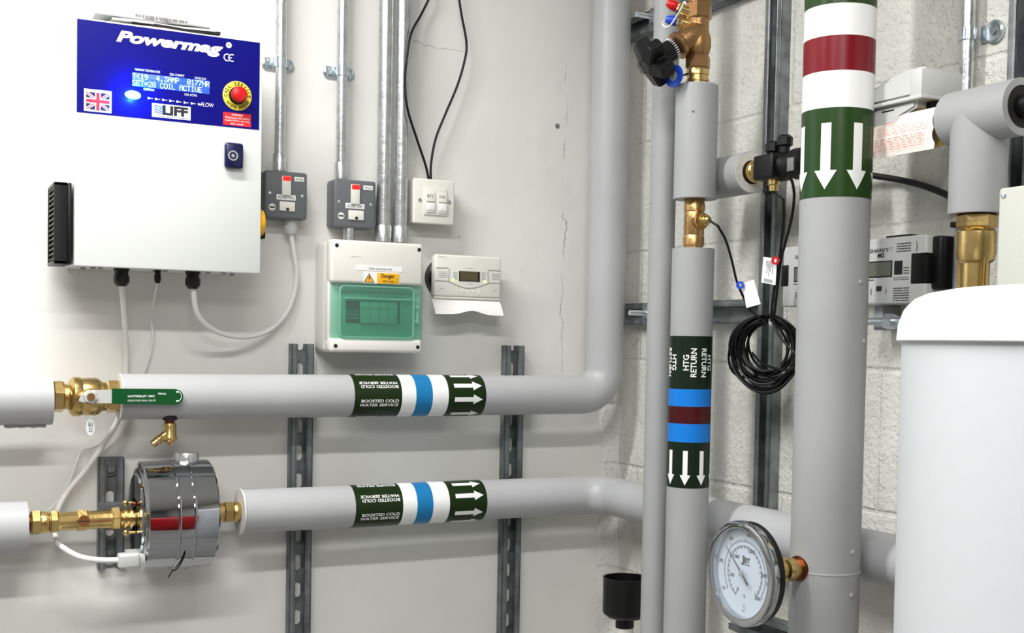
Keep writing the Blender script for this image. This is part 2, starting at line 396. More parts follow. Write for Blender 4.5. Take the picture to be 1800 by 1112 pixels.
# ================================================================ left wall: control cabinet
x0, x1, z0, z1, D = -1.0775, -0.787, 1.605, 1.984, 0.15
t = thing('control_cabinet', 'large white wall cabinet with a blue control panel, lit display and blue lock', 'control cabinet', (x0, 0, z0))
MB().box(x0 + .003, x1 - .003, -D + .016, -.0005, z0 + .003, z1 - .003, .003).build('body', M['white'], t)
door = MB().box(x0, x1, -D, -D + .0145, z0, z1, .0022).build('door', M['white'], t)
yp = -D - .0006
px0 = PL(135, 110, D).x; px1 = PL(456, 150, D).x; pz1 = 1.9815; pz0 = PL(300, 213, D).z
pan = MB().box(px0, px1, yp, -D, pz0, pz1).build('control_panel', M['blue'], t)
yt = yp - .0004
a = RL(205, 60, 390, 94, D)
lx0, lx1 = PL(204, 72, D).x, PL(392, 92, D).x
lz1, lz0 = PL(215, 54, D).z, PL(383, 101, D).z
MB().text('Powermag', lx0, lx1, lz0, lz1, yt, bold=.045, shear=.28).build('lettering', M['lettering_white'], pan)
mb = MB(); c = PL(402, 79.5, D); mb.cyl((c.x, yt + .0003, c.z), (c.x, yt - .0001, c.z), .0047)
mb.build('registered_mark', M['lettering_white'], pan)
MB().text('R', c.x - .0018, c.x + .0018, c.z - .002, c.z + .002, yt - .0005).build('registered_letter', M['blue'], pan)
a = RL(394, 94, 412, 109, D); mb = MB()
for k, cx in enumerate((a[0] + .005, a[1] - .004)):
    r = .0062
    mb.strip([[(cx + q * math.cos(th), yt, (a[2] + a[3]) / 2 + q * math.sin(th)) for q in (r, r - .0016)] for th in [math.radians(62 + i * 236 / 20) for i in range(21)]])
    if k: mb.flat(cx - r + .001, cx - .0005, yt, (a[2] + a[3]) / 2 - .0008, (a[2] + a[3]) / 2 + .0008)
mb.build('conformity_mark', M['lettering_white'], pan)
# display
dx0, dx1 = PL(232, 138, D).x, PL(368, 155, D).x; dz1 = PL(300, 135, D).z; dz0 = PL(300, 158.5, D).z
lcd = MB().box(dx0, dx1, yp - .0012, yp, dz0, dz1, .0003).build('display', M['lcd'], t)
h = (dz1 - dz0) / 2; yl = yp - .0016; cw = (dx1 - dx0) / 20
mb = MB()
DOT = {'T': '11111 00100 00100 00100 00100 00100 00100', '<': '00010 00100 01000 10000 01000 00100 00010', '1': '00100 01100 00100 00100 00100 00100 01110',
 '9': '01110 10001 10001 01111 00001 00010 01100', '4': '00010 00110 01010 10010 11111 00010 00010', '.': '00000 00000 00000 00000 00000 01100 01100', '3': '11111 00010 00100 00010 00001 10001 01110',
 'A': '01110 10001 10001 11111 10001 10001 10001', 'M': '10001 11011 10101 10101 10001 10001 10001', 'P': '11110 10001 10001 11110 10000 10000 10000', '0': '01110 10001 10011 10101 11001 10001 01110',
 '7': '11111 00001 00010 00100 01000 01000 01000', 'H': '10001 10001 10001 11111 10001 10001 10001', 'R': '11110 10001 10001 11110 10100 10010 10001', 'S': '01111 10000 10000 01110 00001 00001 11110',
 'E': '11111 10000 10000 11110 10000 10000 11111', '=': '00000 00000 11111 00000 11111 00000 00000', '2': '01110 10001 00001 00010 00100 01000 11111', '8': '01110 10001 10001 01110 10001 10001 01110',
 'C': '01110 10001 10000 10000 10000 10001 01110', 'O': '01110 10001 10001 10001 10001 10001 01110', 'I': '01110 00100 00100 00100 00100 00100 01110', 'L': '10000 10000 10000 10000 10000 10000 11111', 'V': '10001 10001 10001 10001 10001 01010 00100'}
for r, line in enumerate(('T<19  4.3AMP  0177HR', 'SET=28 COIL ACTIVE')):
    for i, ch in enumerate(line):
        if ch == ' ': continue
        for q, row in enumerate(DOT[ch].split()):
            for p, bit in enumerate(row):
                if bit == '1':
                    u = dx0 + (i + .08 + p * .18) * cw; v = dz1 - (r + .1 + q * .117) * h
                    mb.flat(u, u + cw * .17, yl, v - h * .112, v)
mb.build('display_text', M['lcd_txt'], lcd)
for st, a in (('MINIMUM TEMPERATURE', (237, 122.5, 281, 126.5)), ('COIL CURRENT', (298, 130, 324, 134)), ('HOURS RUN', (342, 136, 362, 140)), ('CONDITIONING', (252, 155.5, 271, 159.5)), ('COIL ACTIVE', (324, 165, 346, 169))):
    a = RL(*a, D); MB().text(st, *a, yt).build('caption', M['lettering_white'], pan)
mb = MB()
for i in range(8):
    c = PL(263 + i * 12.6, 172.8 + i * 1.55, D); mb.prism([(c.x - .003, c.z + .002), (c.x - .003, c.z - .002), (c.x + .003, c.z)], yt - .0001, yt)
    mb.flat(c.x + .0028, c.x + .0050, yt, c.z - .0004, c.z + .0004)
a = RL(353, 181, 376, 188, D); mb.text('FLOW', *a, yt, shear=.2)
mb.build('arrow_row', M['lettering_white'], pan)
c = PL(233, 167.5, D)
MB().sphere((c.x, yp - .002, c.z), .0078, (1.6, .6, .9)).build('indicator_lamp', M['led_blue'], t)
d = bpy.data.lights.new('led_glow', 'POINT'); d.energy = .35; d.color = (.05, .45, 1); d.shadow_soft_size = .004
o = bpy.data.objects.new('led_glow', d); C.objects.link(o); o.location = (c.x, yp - .016, c.z)
# flag sticker
a = RL(147.5, 158, 196, 197, D); fy = yt
fl = MB().box(a[0], a[1], yp - .0003, yp, a[2], a[3]).build('flag_sticker', M['white_label'], t)
f0, f1, g0, g1 = a[0] + .003, a[1] - .003, a[2] + .003, a[3] - .0045
MB().flat(f0, f1, fy - .0001, g0, g1).build('flag_field', M['lettering_navy'], fl)
def diag(mb, wd, y):
    cx, cz = (f0 + f1) / 2, (g0 + g1) / 2
    for sx in (1, -1):
        A = Vector((f0 if sx > 0 else f1, 0, g0)); B = Vector((f1 if sx > 0 else f0, 0, g1)); d_ = (B - A).normalized()
        # clipped to the field: hexagon around the corner-to-corner line
        wx = wd / abs(d_.z); wz = wd / abs(d_.x); s_ = sx
        X = lambda x: x
        poly = [(A.x, g0), (A.x + s_ * wx, g0), (B.x, g1 - wz), (B.x, g1), (B.x - s_ * wx, g1), (A.x, g0 + wz)]
        mb.prism(poly, y, y + .00005)
    return mb
diag(MB(), .0021, fy - .0003).build('flag_saltire', M['lettering_white'], fl)
diag(MB(), .0008, fy - .0004).build('flag_saltire_red', M['crimson_flag'], fl)
cx, cz = (f0 + f1) / 2, (g0 + g1) / 2
MB().flat(cx - .0042, cx + .0042, fy - .0006, g0, g1).flat(f0, f1, fy - .00065, cz - .0042, cz + .0042).build('flag_cross_white', M['lettering_white'], fl)
MB().flat(cx - .0025, cx + .0025, fy - .0008, g0, g1).flat(f0, f1, fy - .00085, cz - .0025, cz + .0025).build('flag_cross_red', M['crimson_flag'], fl)
# maker's sticker
a = RL(267, 184.5, 335, 208.5, D)
st = MB().box(a[0], a[1], yp - .0003, yp, a[2], a[3]).build('name_sticker', M['white_label'], t)
w_, h_ = a[1] - a[0], a[3] - a[2]
MB().text('LIFF', a[0] + .27 * w_, a[0] + .93 * w_, a[2] + .22 * h_, a[3] - .08 * h_, fy - .0002, bold=.05).build('lettering', M['lettering_black'], st)
mb = MB()
for k in range(4):
    zc = a[3] - (.2 + .15 * k) * h_
    up = [(a[0] + (.05 + .24 * i / 12) * w_, zc + .035 * h_ * math.sin(i / 12 * 2 * PI)) for i in range(13)]
    mb.strip([[(u, fy - .0002, v + .03 * h_) for u, v in up], [(u, fy - .0002, v - .03 * h_) for u, v in up]])
mb.build('wave_mark', M['blue_plastic'], st)
dashes(MB(), a[0] + .05 * w_, a[1] - .05 * w_, fy - .0002, a[2] + .05 * h_, a[2] + .13 * h_, 1).build('small_print', M['lettering_grey'], st)
# emergency button
c = PL(416.6, 168.7, D)
ring = MB().lathe((c.x, yp, c.z), (0, -1, 0), [(0, .0236), (.0014, .0236), (.0018, .0228), (.0018, .013), (0, .013)], 56, caps=False).build('button_ring', M['yellow'], t)
mb = MB()
def arc_text(mb, st, cx, cz, r, a0, a1, size, y, inward=False):
    n = len(st)
    for i, ch in enumerate(st):
        if ch == ' ': continue
        th = math.radians(a0 + (a1 - a0) * (i + .5) / n); ca, sa = math.cos(th), math.sin(th)
        hh = size / 2
        def fn(u, v, ca=ca, sa=sa):
            if inward: return (cx + ca * (r - v) - sa * u * 1, y, cz + sa * (r - v) + ca * u)
            return (cx + ca * (r + v) + sa * u, y, cz + sa * (r + v) - ca * u)
        wd = .2 if ch in 'I1' else .7
        mb.text(ch, -hh * wd, hh * wd, -hh, hh, fn=fn, bold=.02)
arc_text(mb, 'CALL SERVICE', c.x, c.z, .0192, 192, -8, .0056, yp - .0022)
arc_text(mb, '01376 333200', c.x, c.z, .0192, 213, 338, .0052, yp - .0022, inward=True)
mb.build('ring_lettering', M['lettering_black'], ring)
MB().lathe((c.x, yp, c.z), (0, -1, 0), [(0, .0142), (.006, .0142), (.008, .013)], 40).build('button_collar', M['black'], t)
MB().lathe((c.x, yp, c.z), (0, -1, 0), [(.004, .010), (.010, .0125), (.017, .0125), (.0205, .011), (.022, .006)], 40).build('stop_button', M['red'], t)
# warning sticker
a = RL(392, 199, 441, 221.5, D)
st = MB().box(a[0], a[1], yp - .0003, yp, a[2], a[3]).build('warning_sticker', M['sticker_red'], t)
h_ = a[3] - a[2]; mb = MB()
for k, (s_, m_) in enumerate((('WARNING', .30), ('Disconnect the mains', .08), ('supply before opening', .06), ('this cover', .26))):
    q = (a[1] - a[0]) * m_; mb.text(s_, a[0] + q, a[1] - q, a[3] - h_ * (.24 + .23 * k), a[3] - h_ * (.07 + .23 * k), fy - .0002)
mb.build('lettering', M['lettering_white'], st)
# lock
a = RL(393, 252, 425.5, 297, D)
lk = MB().box(a[0], a[1], -D - .012, -D, a[2], a[3], .005, 3).build('lock', M['navy'], t)
c = PL(409.5, 273.5, D + .012)
MB().ring((c.x, -D - .0118, c.z), (0, -1, 0), .0082, .0058, .0016).cyl((c.x, -D - .0118, c.z), (c.x, -D - .0132, c.z), .0028).build('key_slot', M['midgrey'], lk)
# ventilation grille on the left side
p = PL(125, 335, .075); gx = x0 - .0005; gd = .026
gz1, gz0 = 1.7355, 1.6085; gy0, gy1 = -.118, -.030
vent = MB().box(gx - .006, gx, gy0, gy1, gz0, gz1, .002).build('vent_grille', M['black'], t)
mb = MB().box(gx - gd, gx - .006, gy0, gy0 + .006, gz0, gz1, .0015).box(gx - gd, gx - .006, gy1 - .006, gy1, gz0, gz1, .0015)
mb.box(gx - gd, gx - .006, gy0, gy1, gz1 - .006, gz1, .0015).box(gx - gd, gx - .006, gy0, gy1, gz0, gz0 + .006, .0015)
mb.build('grille_frame', M['black'], vent)
mb = MB(); n = 15
for i in range(n):
    z = gz0 + .009 + (gz1 - gz0 - .018) * i / (n - 1)
    mb.box(gx - gd + .001, gx - gd + .012, gy0 + .005, gy1 - .005, z - .0011, z + .0011)
for k in range(5):
    y = gy0 + .008 + (gy1 - gy0 - .016) * k / 4
    mb.box(gx - gd + .003, gx - gd + .010, y - .001, y + .001, gz0 + .005, gz1 - .005)
mb.build('grille_bars', M['black'], vent)
# rotary isolator on the hidden right side
zc = PL(463, 395, .10).z
MB().lathe((x1 - .003, -.122, zc), (1, 0, 0), [(0, .024), (.008, .024), (.0125, .0215), (.0135, .018)], 36).build('isolator_plate', M['amber'], t)
MB().box(x1 + .006, x1 + .0130, -.132, -.112, zc - .026, zc - .014, .002).build('isolator_handle', M['black'], t)
# knockouts and glands below
def gland(px, r, l, dpt):
    p = PL(px, 484, dpt); q = Vector((p.x, -dpt, z0))
    g = MB().lathe(q + Vector((0, 0, .004)), (0, 0, -1), [(0, r), (.006, r), (.006, r * .86), (l * .45, r * .86), (l * .45, r), (l * .8, r * .98), (l, r * .6)], 12).build('cable_gland', M['black'], t)
    return q
G1 = gland(213.5, .0125, .031, .10); G2 = gland(339, .0125, .031, .10); G3 = gland(277, .0055, .024, .10)
for px, d_ in ((145, .06), (163, .10), (176, .11), (290, .11), (272, .07), (366, .11), (393, .12), (408, .07)):
    p = PL(px, 480, d_); MB().cyl((p.x, -d_, z0 + .004), (p.x, -d_, z0 - .0012), .0042, seg=16).build('blanking_plug', M['midgrey'], t)

# newspaper lying on the cabinet
t = thing('newspaper', 'folded newspaper lying on top of the white control cabinet', 'newspaper', (-.93, -.08, z1))
def sheet(xa, xb, ya, yb, zb, th, amp, ph, curl=0.0):
    n = 26; top = []; bot = []
    for i in range(n + 1):
        u = i / n; x = xa + (xb - xa) * u
        rt = []; rb = []
        for j in range(7):
            v = j / 6; y = ya + (yb - ya) * v + .003 * math.sin(ph + 9 * u)
            z = zb + amp * (math.sin(ph + u * 7) * .5 + .5) + curl * (1 - u) ** 2 * (1 - v) + amp * .3 * math.sin(3 * v + ph)
            rt.append((x, y, z + th)); rb.append((x, y, z))
        top.append(rt); bot.append(rb)
    mb = MB().strip(top).strip(bot)
    for e in (0, 6): mb.strip([[r[e] for r in top], [r[e] for r in bot]])
    for e in (0, -1): mb.strip([top[e], bot[e]])
    return mb
mb = MB()
sheet(-1.030, -.850, -.135, -.02, z1 + .0008, .0025, .001, 0).build('pages_and_fold_shade', M['paper'], t)
sheet(-.99, -.852, -.13, -.02, z1 + .0042, .0042, .0022, 1.1).build('pages_and_fold_shade', M['gap'], t)  # no page: dark sheet standing for the shade between the folds
sheet(-1.02, -.860, -.128, -.025, z1 + .0092, .0030, .001, 2.0).build('pages_and_fold_shade', M['paper'], t)
sheet(-1.045, -.868, -.125, -.03, z1 + .0138, .0022, .0020, 2.6, .0).build('pages_and_fold_shade', M['midgrey'], t)
sp = sheet(-1.02, -.872, -.12, -.03, z1 + .0165, .0075, .0012, .4).build('spine_fold', M['paper'], t)
mb = MB()
for i in range(16):
    xx = -.985 + i * .0052
    mb.flat(xx, xx + random.uniform(.003, .0055), -.1245, z1 + .0190, z1 + .0232)
mb.build('print', M['lettering_grey'], sp)

# ================================================================ conduits on the left wall
def saddle(mb, x, z, r, off, w_=.05):
    mb.lathe((x, -off, z - .009), (0, 0, 1), [(0, r + .0016), (.018, r + .0016)], 24)
    mb.box(x - w_ / 2, x + w_ / 2, -.004, -.0004, z - .011, z + .011, .0018)
    for q in (-1, 1):
        mb.cyl((x + q * w_ * .34, -.003, z), (x + q * w_ * .34, -.007, z), .0042, seg=16)
        mb.sphere((x + q * w_ * .43, -.0035, z), .0085, (1, .35, 1.25), 14)
def conduit(x, off, r, z0_, z1_, label, coup=None, clip=None, M_=I4, group=None):
    right = M_ is MR; t = thing('conduit', label, 'conduit', M_ @ Vector((x, -off, z0_)), right)
    MB(M_).cyl((x, -off, z0_), (x, -off, z1_), r, seg=32).build('tube', M['galv'], t)
    if coup:
        MB(M_).lathe((x, -off, coup[0]), (0, 0, 1), [(0, r + .0002), (0, r + .0022), (coup[1] - coup[0] - .002, r + .0022), (coup[1] - coup[0], r + .0012), (coup[1] - coup[0], r + .0002)], 32, caps=False).build('coupler', M['galv'], t)
    if clip is not None:
        mb = MB(M_); saddle(mb, x, clip, r, off); mb.build('saddle_clip', M['zinc'], t)
    return t
zs1 = PL(503, 301, .03).z; zs2 = PL(620, 316, .03).z; zcu = PL(676, 424, .045).z
xa = PL(493, 150, .022).x; xb = PL(601, 150, .022).x
conduit(xa, .022, .0095, zs1 - .004, CEIL - .001, 'thin galvanised conduit next to the cabinet, leading into the left grey switch box', (zs1, PL(493, 271, .02).z), PL(492, 110, .02).z)
conduit(xb, .022, .0095, zs2 - .004, CEIL - .001, 'thin galvanised conduit with a saddle clip leading into the right grey switch box', (zs2, PL(600, 286, .02).z), PL(598, 125, .02).z)
xc = PL(676.5, 200, .03).x; xd = PL(706, 200, .03).x
conduit(xc, .03, .0132, zcu, CEIL - .001, 'left of the two thick galvanised conduits above the consumer unit', (zcu, PL(676, 396, .03).z))
conduit(xd, .03, .0132, zcu, CEIL - .001, 'right of the two thick galvanised conduits above the consumer unit', (zcu, PL(706, 398, .03).z))
conduit(PL(613, 405, .03).x, .03, .0100, zcu - .002, PL(613, 395, .03).z + .004, 'short stub of conduit joining the right grey switch box to the consumer unit')

# ================================================================ switched spurs
def spur(bx, lab, names, dep=.045):
    a = RL(*bx, dep); x0, x1, z0, z1 = a; sx = (x1 - x0); sz = z1 - z0
    t = thing('switched_spur', lab, 'switch box', ((x0 + x1) / 2, 0, z0))
    MB().box(x0, x1, -dep + .008, -.0004, z0, z1, .006, 3).build('back_box', M['spur'], t)
    MB().box(x0, x1, -dep, -dep + .0085, z0, z1, .0045, 3).build('front_plate', M['spur'], t)
    U = lambda u: x0 + u * sx
    V = lambda v: z1 - v * sz
    y = -dep
    sw = MB().box(U(.385), U(.60), y - .004, y, V(.51), V(.10), .0015).build('switch_rocker', M['offwhite'], t)
    MB().box(U(.40), U(.585), y - .0052, y - .004, V(.20), V(.11), .0005).build('neon', M['red_neon'], sw)
    MB().text('ON', U(.43), U(.55), V(.185), V(.135), y - .0056).build('neon_mark', M['lettering_black'], sw)
    fz = MB().box(U(.335), U(.70), y - .0035, y, V(.84), V(.64), .0012).build('fuse_carrier', M['offwhite'], t)
    MB().cyl((U(.52), y - .003, V(.80)), (U(.52), y - .0045, V(.80)), .0028, seg=14).build('fuse_screw', M['lettering_black'], fz)
    pl = MB().box(U(.27), U(.72), y - .0009, y, V(.605), V(.495), .0003).build('name_label', M['white_label'], t)
    MB().text(names[0], U(.31), U(.68), V(.58), V(.52), y - .0013).build('lettering', M['lettering_black'], pl)
    pl = MB().box(U(.69), U(.915), y - .0009, y, V(.195), V(.10), .0003).build('circuit_label', M['white_label'], t)
    MB().text(names[1], U(.73), U(.88), V(.175), V(.12), y - .0013).build('lettering', M['lettering_black'], pl)
    for u in (.12, .88):
        MB().sphere((U(u), y, V(.48 if u < .5 else .5)), .0032, (1, .5, 1), 14).build('screw', M['zinc'], t)
    k = MB().lathe((U(.17), y, V(.77)), (0, -1, 0), [(0, .0062), (.0006, .0062)], 28).build('cord_clamp_mark', M['offwhite'], t)
    MB().box(U(.17) - .0048, U(.17) + .0048, y - .0012, y - .0006, V(.77) - .0012, V(.77) + .0012).build('slot', M['lettering_black'], k)
    return t
spur((465.6, 301, 540.4, 384.5), 'grey metal switch box touching the cabinet, with a white cable below it', ('POWER MAG', 'M1L8'))
spur((587, 316, 661, 400), 'grey metal switch box above the consumer unit, second from the cabinet', ('DOSER UNIT', 'M1L7'))

# ================================================================ white cables
gx_ = PL(511, 388, .022).x
cab = thing('white_cable', 'white cable looping from under the cabinet up to the left grey switch box', 'cable', (gx_, -.022, zs1 - .1))
zg = PL(511, 386, .022).z
MB().lathe((gx_, -.022, zg + .006), (0, 0, -1), [(0, .012), (.012, .0125), (.013, .0105), (.016, .0105), (.017, .0125), (.026, .012), (.032, .0085)], 14).build('cable_gland', M['lightgrey'], cab)
def PLo(l): return [PL(x, y, o) for x, y, o in l]
pts = [G2 + Vector((0, 0, -.02))] + PLo([(345, 545, .09), (362, 570, .075), (390, 586, .055), (430, 592, .035), (470, 582, .02), (500, 555, .015), (516, 520, .015), (521, 480, .018), (516, 440, .022)]) + [Vector((gx_, -.022, zg - .02))]
MB().tube(spline(pts), .0044, 12).build('cable_sheath', M['cable_white'], cab)
pts = [G1 + Vector((0, 0, -.02))] + PLo([(217, 540, .06), (221, 600, .025), (222, 655, .012), (217, 700, .012), (206, 740, .015), (182, 780, .02), (150, 826, .025), (120, 862, .03), (103, 892, .035), (97, 920, .035), (99, 948, .05), (112, 963, .09), (140, 978, .13), (175, 984, .145), (212, 984, .148)])
tag(MB().tube(spline(pts), .0046, 12).build('white_cable', M['cable_white']), 'thick white cable hanging from the left gland of the cabinet down to the chrome filter', 'cable')
pts = [G3 + Vector((0, 0, -.018))] + PLo([(270, 530, .05), (266, 560, .02), (268, 600, .01), (255, 650, .008), (225, 710, .008), (200, 757, .008), (171, 783, .008), (146, 791, .010), (137, 806, .014), (128, 830, .018), (117, 856, .02), (104, 878, .022), (82, 900, .025), (70, 925, .03)])
tag(MB().tube(spline(pts), .0016, 8).build('thin_white_wire', M['cable_white']), 'thin white wire dangling from the middle gland of the cabinet down behind the pipes', 'wire')

# ================================================================ data outlet and its two black leads
a = RL(727, 315, 799, 394, .042); x0, x1, z0, z1 = a; sx, sz = x1 - x0, z1 - z0
U = lambda u: x0 + u * sx
V = lambda v: z1 - v * sz
t = thing('data_outlet', 'cream double network socket on the plaster wall under two black leads', 'socket', ((x0 + x1) / 2, 0, z0))
MB().box(x0 + .002, x1 - .002, -.034, -.0004, z0 + .002, z1 - .001, .003).build('back_box', M['cream'], t)
MB().box(x0, x1, -.042, -.0345, z0, z1, .003, 3).build('face_plate', M['cream'], t)
MB().box(U(.24), U(.80), -.0445, -.042, V(.80), V(.19), .001).build('module_frame', M['cream'], t)
for k, u in enumerate((.29, .58)):
    m_ = MB().box(U(u), U(u + .21), -.0465, -.0445, V(.75), V(.30), .0008).build('socket_module', M['offwhite'], t)
    MB().text(('BT1', 'D6|')[k], U(u + .02), U(u + .15), V(.42), V(.355), -.0468).build('lettering', M['lettering_black'], m_)
    MB().box(U(u + .005), U(u + .205), -.0475, -.0463, V(.70), V(.53), .0005).build('shutter', M['bright_white'], m_)
    MB().box(U(u + .005), U(u + .205), -.0469, -.0463, V(.525), V(.505)).build('shutter_edge', M['lettering_grey'], m_)
for u in (.145, .865): MB().cyl((U(u), -.042, V(.48)), (U(u), -.0434, V(.48)), .0034, seg=18).build('screw', M['zinc'], t)
L1 = spline(PLo([(757, -8, .02), (740, 26, .022), (723, 58, .045), (716, 95, .050), (712, 140, .050), (716, 190, .050), (733, 245, .036), (748, 290, .024), (754, 318, .022)]))
L2 = spline(PLo([(806, -8, .02), (812, 30, .02), (820, 75, .02), (817, 105, .02), (804, 150, .02), (783, 200, .022), (766, 243, .022), (758, 285, .022), (757, 318, .022)]))
z_up = L1[0]
tag(MB().tube([L1[0] + Vector((0.03, 0, .35)), L1[0] + Vector((.012, 0, .12))] + L1, .0023, 10).build('black_lead', M['black_soft']), 'left strand of the thin black leads entering the cream network socket', 'cable')
tag(MB().tube([L2[0] + Vector((-0.05, 0, .35)), L2[0] + Vector((-.012, 0, .12))] + L2, .0023, 10).build('black_lead', M['black_soft']), 'right strand of the thin black leads entering the cream network socket', 'cable')

# ================================================================ consumer unit
CD = .095
a = RL(581, 424, 743.5, 619.5, CD); x0, x1, z0, z1 = a; sx, sz = x1 - x0, z1 - z0
U = lambda u: x0 + u * sx
V = lambda v: z1 - v * sz
t = thing('consumer_unit', 'cream fuse box with a see-through green door and a yellow danger label', 'fuse box', ((x0 + x1) / 2, 0, z0))
MB().box(x0 + .001, x1 - .001, -.060, -.0004, z0 - .001, z1 - .001, .008, 3).build('back_box', M['offwhite'], t)
MB().box(x0 + .0035, x1 - .0035, -.064, -.060, z0 + .003, z1 - .003, .002).build('seal', M['midgrey'], t)
# cover: frame pieces round the door recess
va, vb = .385, .875
cov = MB()
cov.box(x0, x1, -CD, -.064, V(va), z1, .006, 3).box(x0, x1, -CD, -.064, z0, V(vb), .006, 3)
cov.box(x0, x1, -CD + .013, -.064, V(vb) - .004, V(va) + .004, .0015)
cov = cov.build('cover', M['offwhite'], t)
for u in (.06, .95):
    for v in (.055, .945):
        MB().cyl((U(u), -CD - .0002, V(v)), (U(u), -CD + .002, V(v)), .0036, seg=18).build('screw_cap', M['gap'], t)
rec = -CD + .0125
win = MB().flat(U(.185), U(.77), rec - .0008, V(.735), V(.535)).build('breaker_slot', M['gap'], t)
mb = MB()
mb.box(U(.335), U(.735), rec - .0065, rec, V(.735), V(.542), .001)
mb.build('blank_modules', M['offwhite'], t)
MB().box(U(.43), U(.436), rec - .0068, rec - .006, V(.73), V(.545)).box(U(.53), U(.536), rec - .0068, rec - .006, V(.73), V(.545)).box(U(.625), U(.631), rec - .0068, rec - .006, V(.73), V(.545)).build('module_joints', M['midgrey'], t)
mb = MB()
for i in range(7):
    for s_ in (-1, 1):
        mb.tube([(U(.20 + .018 * i), rec - .0015, V(.68)), (U(.20 + .018 * i + s_ * .016), rec - .0015, V(.62))], .0005, 5)
mb.box(U(.19), U(.325), rec - .003, rec - .0008, V(.70), V(.685)).build('circuit_breaker', M['midgrey'], t)
dr = MB().box(U(.0), U(1.0), -CD + .0010, -CD + .0030, V(vb) + .0005, V(va) - .0005, .0005).build('door', M['green_clear'], t)
def rrect(x0, x1, z0, z1, r, n=7):
    return [(cx + r * math.cos(a_), cz + r * math.sin(a_)) for cx, cz, s_ in ((x1 - r, z1 - r, 0), (x0 + r, z1 - r, 90), (x0 + r, z0 + r, 180), (x1 - r, z0 + r, 270)) for a_ in [math.radians(s_ + 90 * i / n) for i in range(n + 1)]]
lp = rrect(U(.10), U(.895), V(.865), V(.41), .009)
MB().tube([(x, -CD - .0005, z) for x, z in lp], .0020, 8, closed=True).build('door_rib', M['green_rib'], dr)
MB().box(U(.115), U(.88), -CD - .0022, -CD - .0006, V(.862), V(.413), .0006).build('door_window', M['green_clear'], dr)
MB().box(U(.13), U(.86), -CD - .0035, -CD - .0022, V(.52), V(.51)).build('door_moulding', M['green_rib'], dr)
MB().tube([(U(.94), -CD - .001, V(.56)), (U(.94), -CD - .001, V(.72))], .0024, 10).cyl((U(.925), -CD, V(.585)), (U(.925), -CD - .006, V(.585)), .003).cyl((U(.925), -CD, V(.715)), (U(.925), -CD - .006, V(.715)), .003).build('door_hinge', M['green_rib'], dr)
lb = MB().box(U(.265), U(.765), -CD - .0006, -CD, V(.265), V(.22)).build('title_label', M['white_label'], t)
MB().text('Boiler and pump relay', U(.405), U(.65), V(.258), V(.236), -CD - .001).build('lettering', M['lettering_black'], lb)
lb = MB().box(U(.345), U(.735), -CD - .0006, -CD, V(.378), V(.275)).build('danger_label', M['white_label'], t)
MB().box(U(.49), U(.73), -CD - .0010, -CD - .0006, V(.375), V(.282), .0003).build('amber_panel', M['amber'], lb)
MB().text('Danger', U(.53), U(.68), V(.335), V(.288), -CD - .0013, bold=.02).text('400 Volts', U(.55), U(.67), V(.365), V(.345), -CD - .0013).build('lettering', M['lettering_black'], lb)
tz0, tz1, tc_ = V(.372), V(.288), U(.405)
tri = lambda k: [(tc_ - k * (tz1 - tz0) * .6, tz0 + (1 - k) * .0045), (tc_ + k * (tz1 - tz0) * .6, tz0 + (1 - k) * .0045), (tc_, tz1 - (1 - k) * .010)]
MB().prism(tri(1), -CD - .0009, -CD - .0006).build('triangle_edge', M['lettering_black'], lb)
MB().prism(tri(.78), -CD - .0011, -CD - .0008).build('triangle', M['amber'], lb)
h_ = tz1 - tz0
MB().prism([(tc_ + .0006, tz1 - .28 * h_), (tc_ - .0022, tz0 + .45 * h_), (tc_ - .0002, tz0 + .47 * h_), (tc_ - .0012, tz0 + .16 * h_), (tc_ + .0022, tz0 + .56 * h_), (tc_ + .0002, tz0 + .53 * h_), (tc_ + .002, tz1 - .28 * h_)], -CD - .0013, -CD - .0010).build('lightning_symbol', M['lettering_black'], lb)
MB().tube([(U(.20 + .02 * i), -CD - .0001, V(.15 - .006 * (1 - (i - 3) ** 2 / 9.))) for i in range(7)], .0004, 5).build('moulded_arc', M['lightgrey'], t)

# ================================================================ heating programmer
PD = .048
t0 = thing('round_back_box', 'round black box half hidden behind the heating programmer', 'junction box', (PL(786, 488, .02).x, 0, PL(786, 488, .02).z))
c = PL(786, 488, .02); MB().lathe((c.x, -.0004, c.z), (0, -1, 0), [(0, .038), (.018, .038), (.021, .035)], 40).build('box_body', M['black'], t0)
a = RL(764.5, 449, 881, 522, PD); x0, x1, z0, z1 = a; sx, sz = x1 - x0, z1 - z0
U = lambda u: x0 + u * sx
V = lambda v: z1 - v * sz
t = thing('heating_programmer', 'cream heating programmer with a small display and open flap beside the fuse box', 'programmer', ((x0 + x1) / 2, 0, z0))
MB().box(x0 + .003, x1 - .003, -PD + .012, -.0225, z0 + .002, z1 - .002, .003).build('back_plate', M['offwhite'], t)
MB().box(x0, x1, -PD, -PD + .0125, z0, z1, .004, 3).build('front_case', M['cream'], t)
sc_ = MB().box(U(.355), U(.67), -PD - .0012, -PD, V(.62), V(.38), .0008).build('display_surround', M['gap'], t)
MB().box(U(.37), U(.635), -PD - .0016, -PD - .0012, V(.605), V(.395)).build('display', M['lcd_dark'], sc_)
def crv(f, n=24): return [(U(f(i / n)[0]), -PD - .0002, V(f(i / n)[1])) for i in range(n + 1)]
mb = MB()
mb.tube(crv(lambda s_: (.01 + .98 * s_, .635 + (.15 * math.sin(PI * min(max((s_ - .17) / .66, 0), 1)) ** 1.2))), .0008, 6)
for sgn in (0, 1):
    q = lambda u: u if sgn == 0 else 1 - u
    mb.tube([(U(q(.02)), -PD - .0002, V(.33)), (U(q(.19)), -PD - .0002, V(.32)), (U(q(.21)), -PD - .0002, V(.36)), (U(q(.20)), -PD - .0002, V(.63))], .0008, 6)
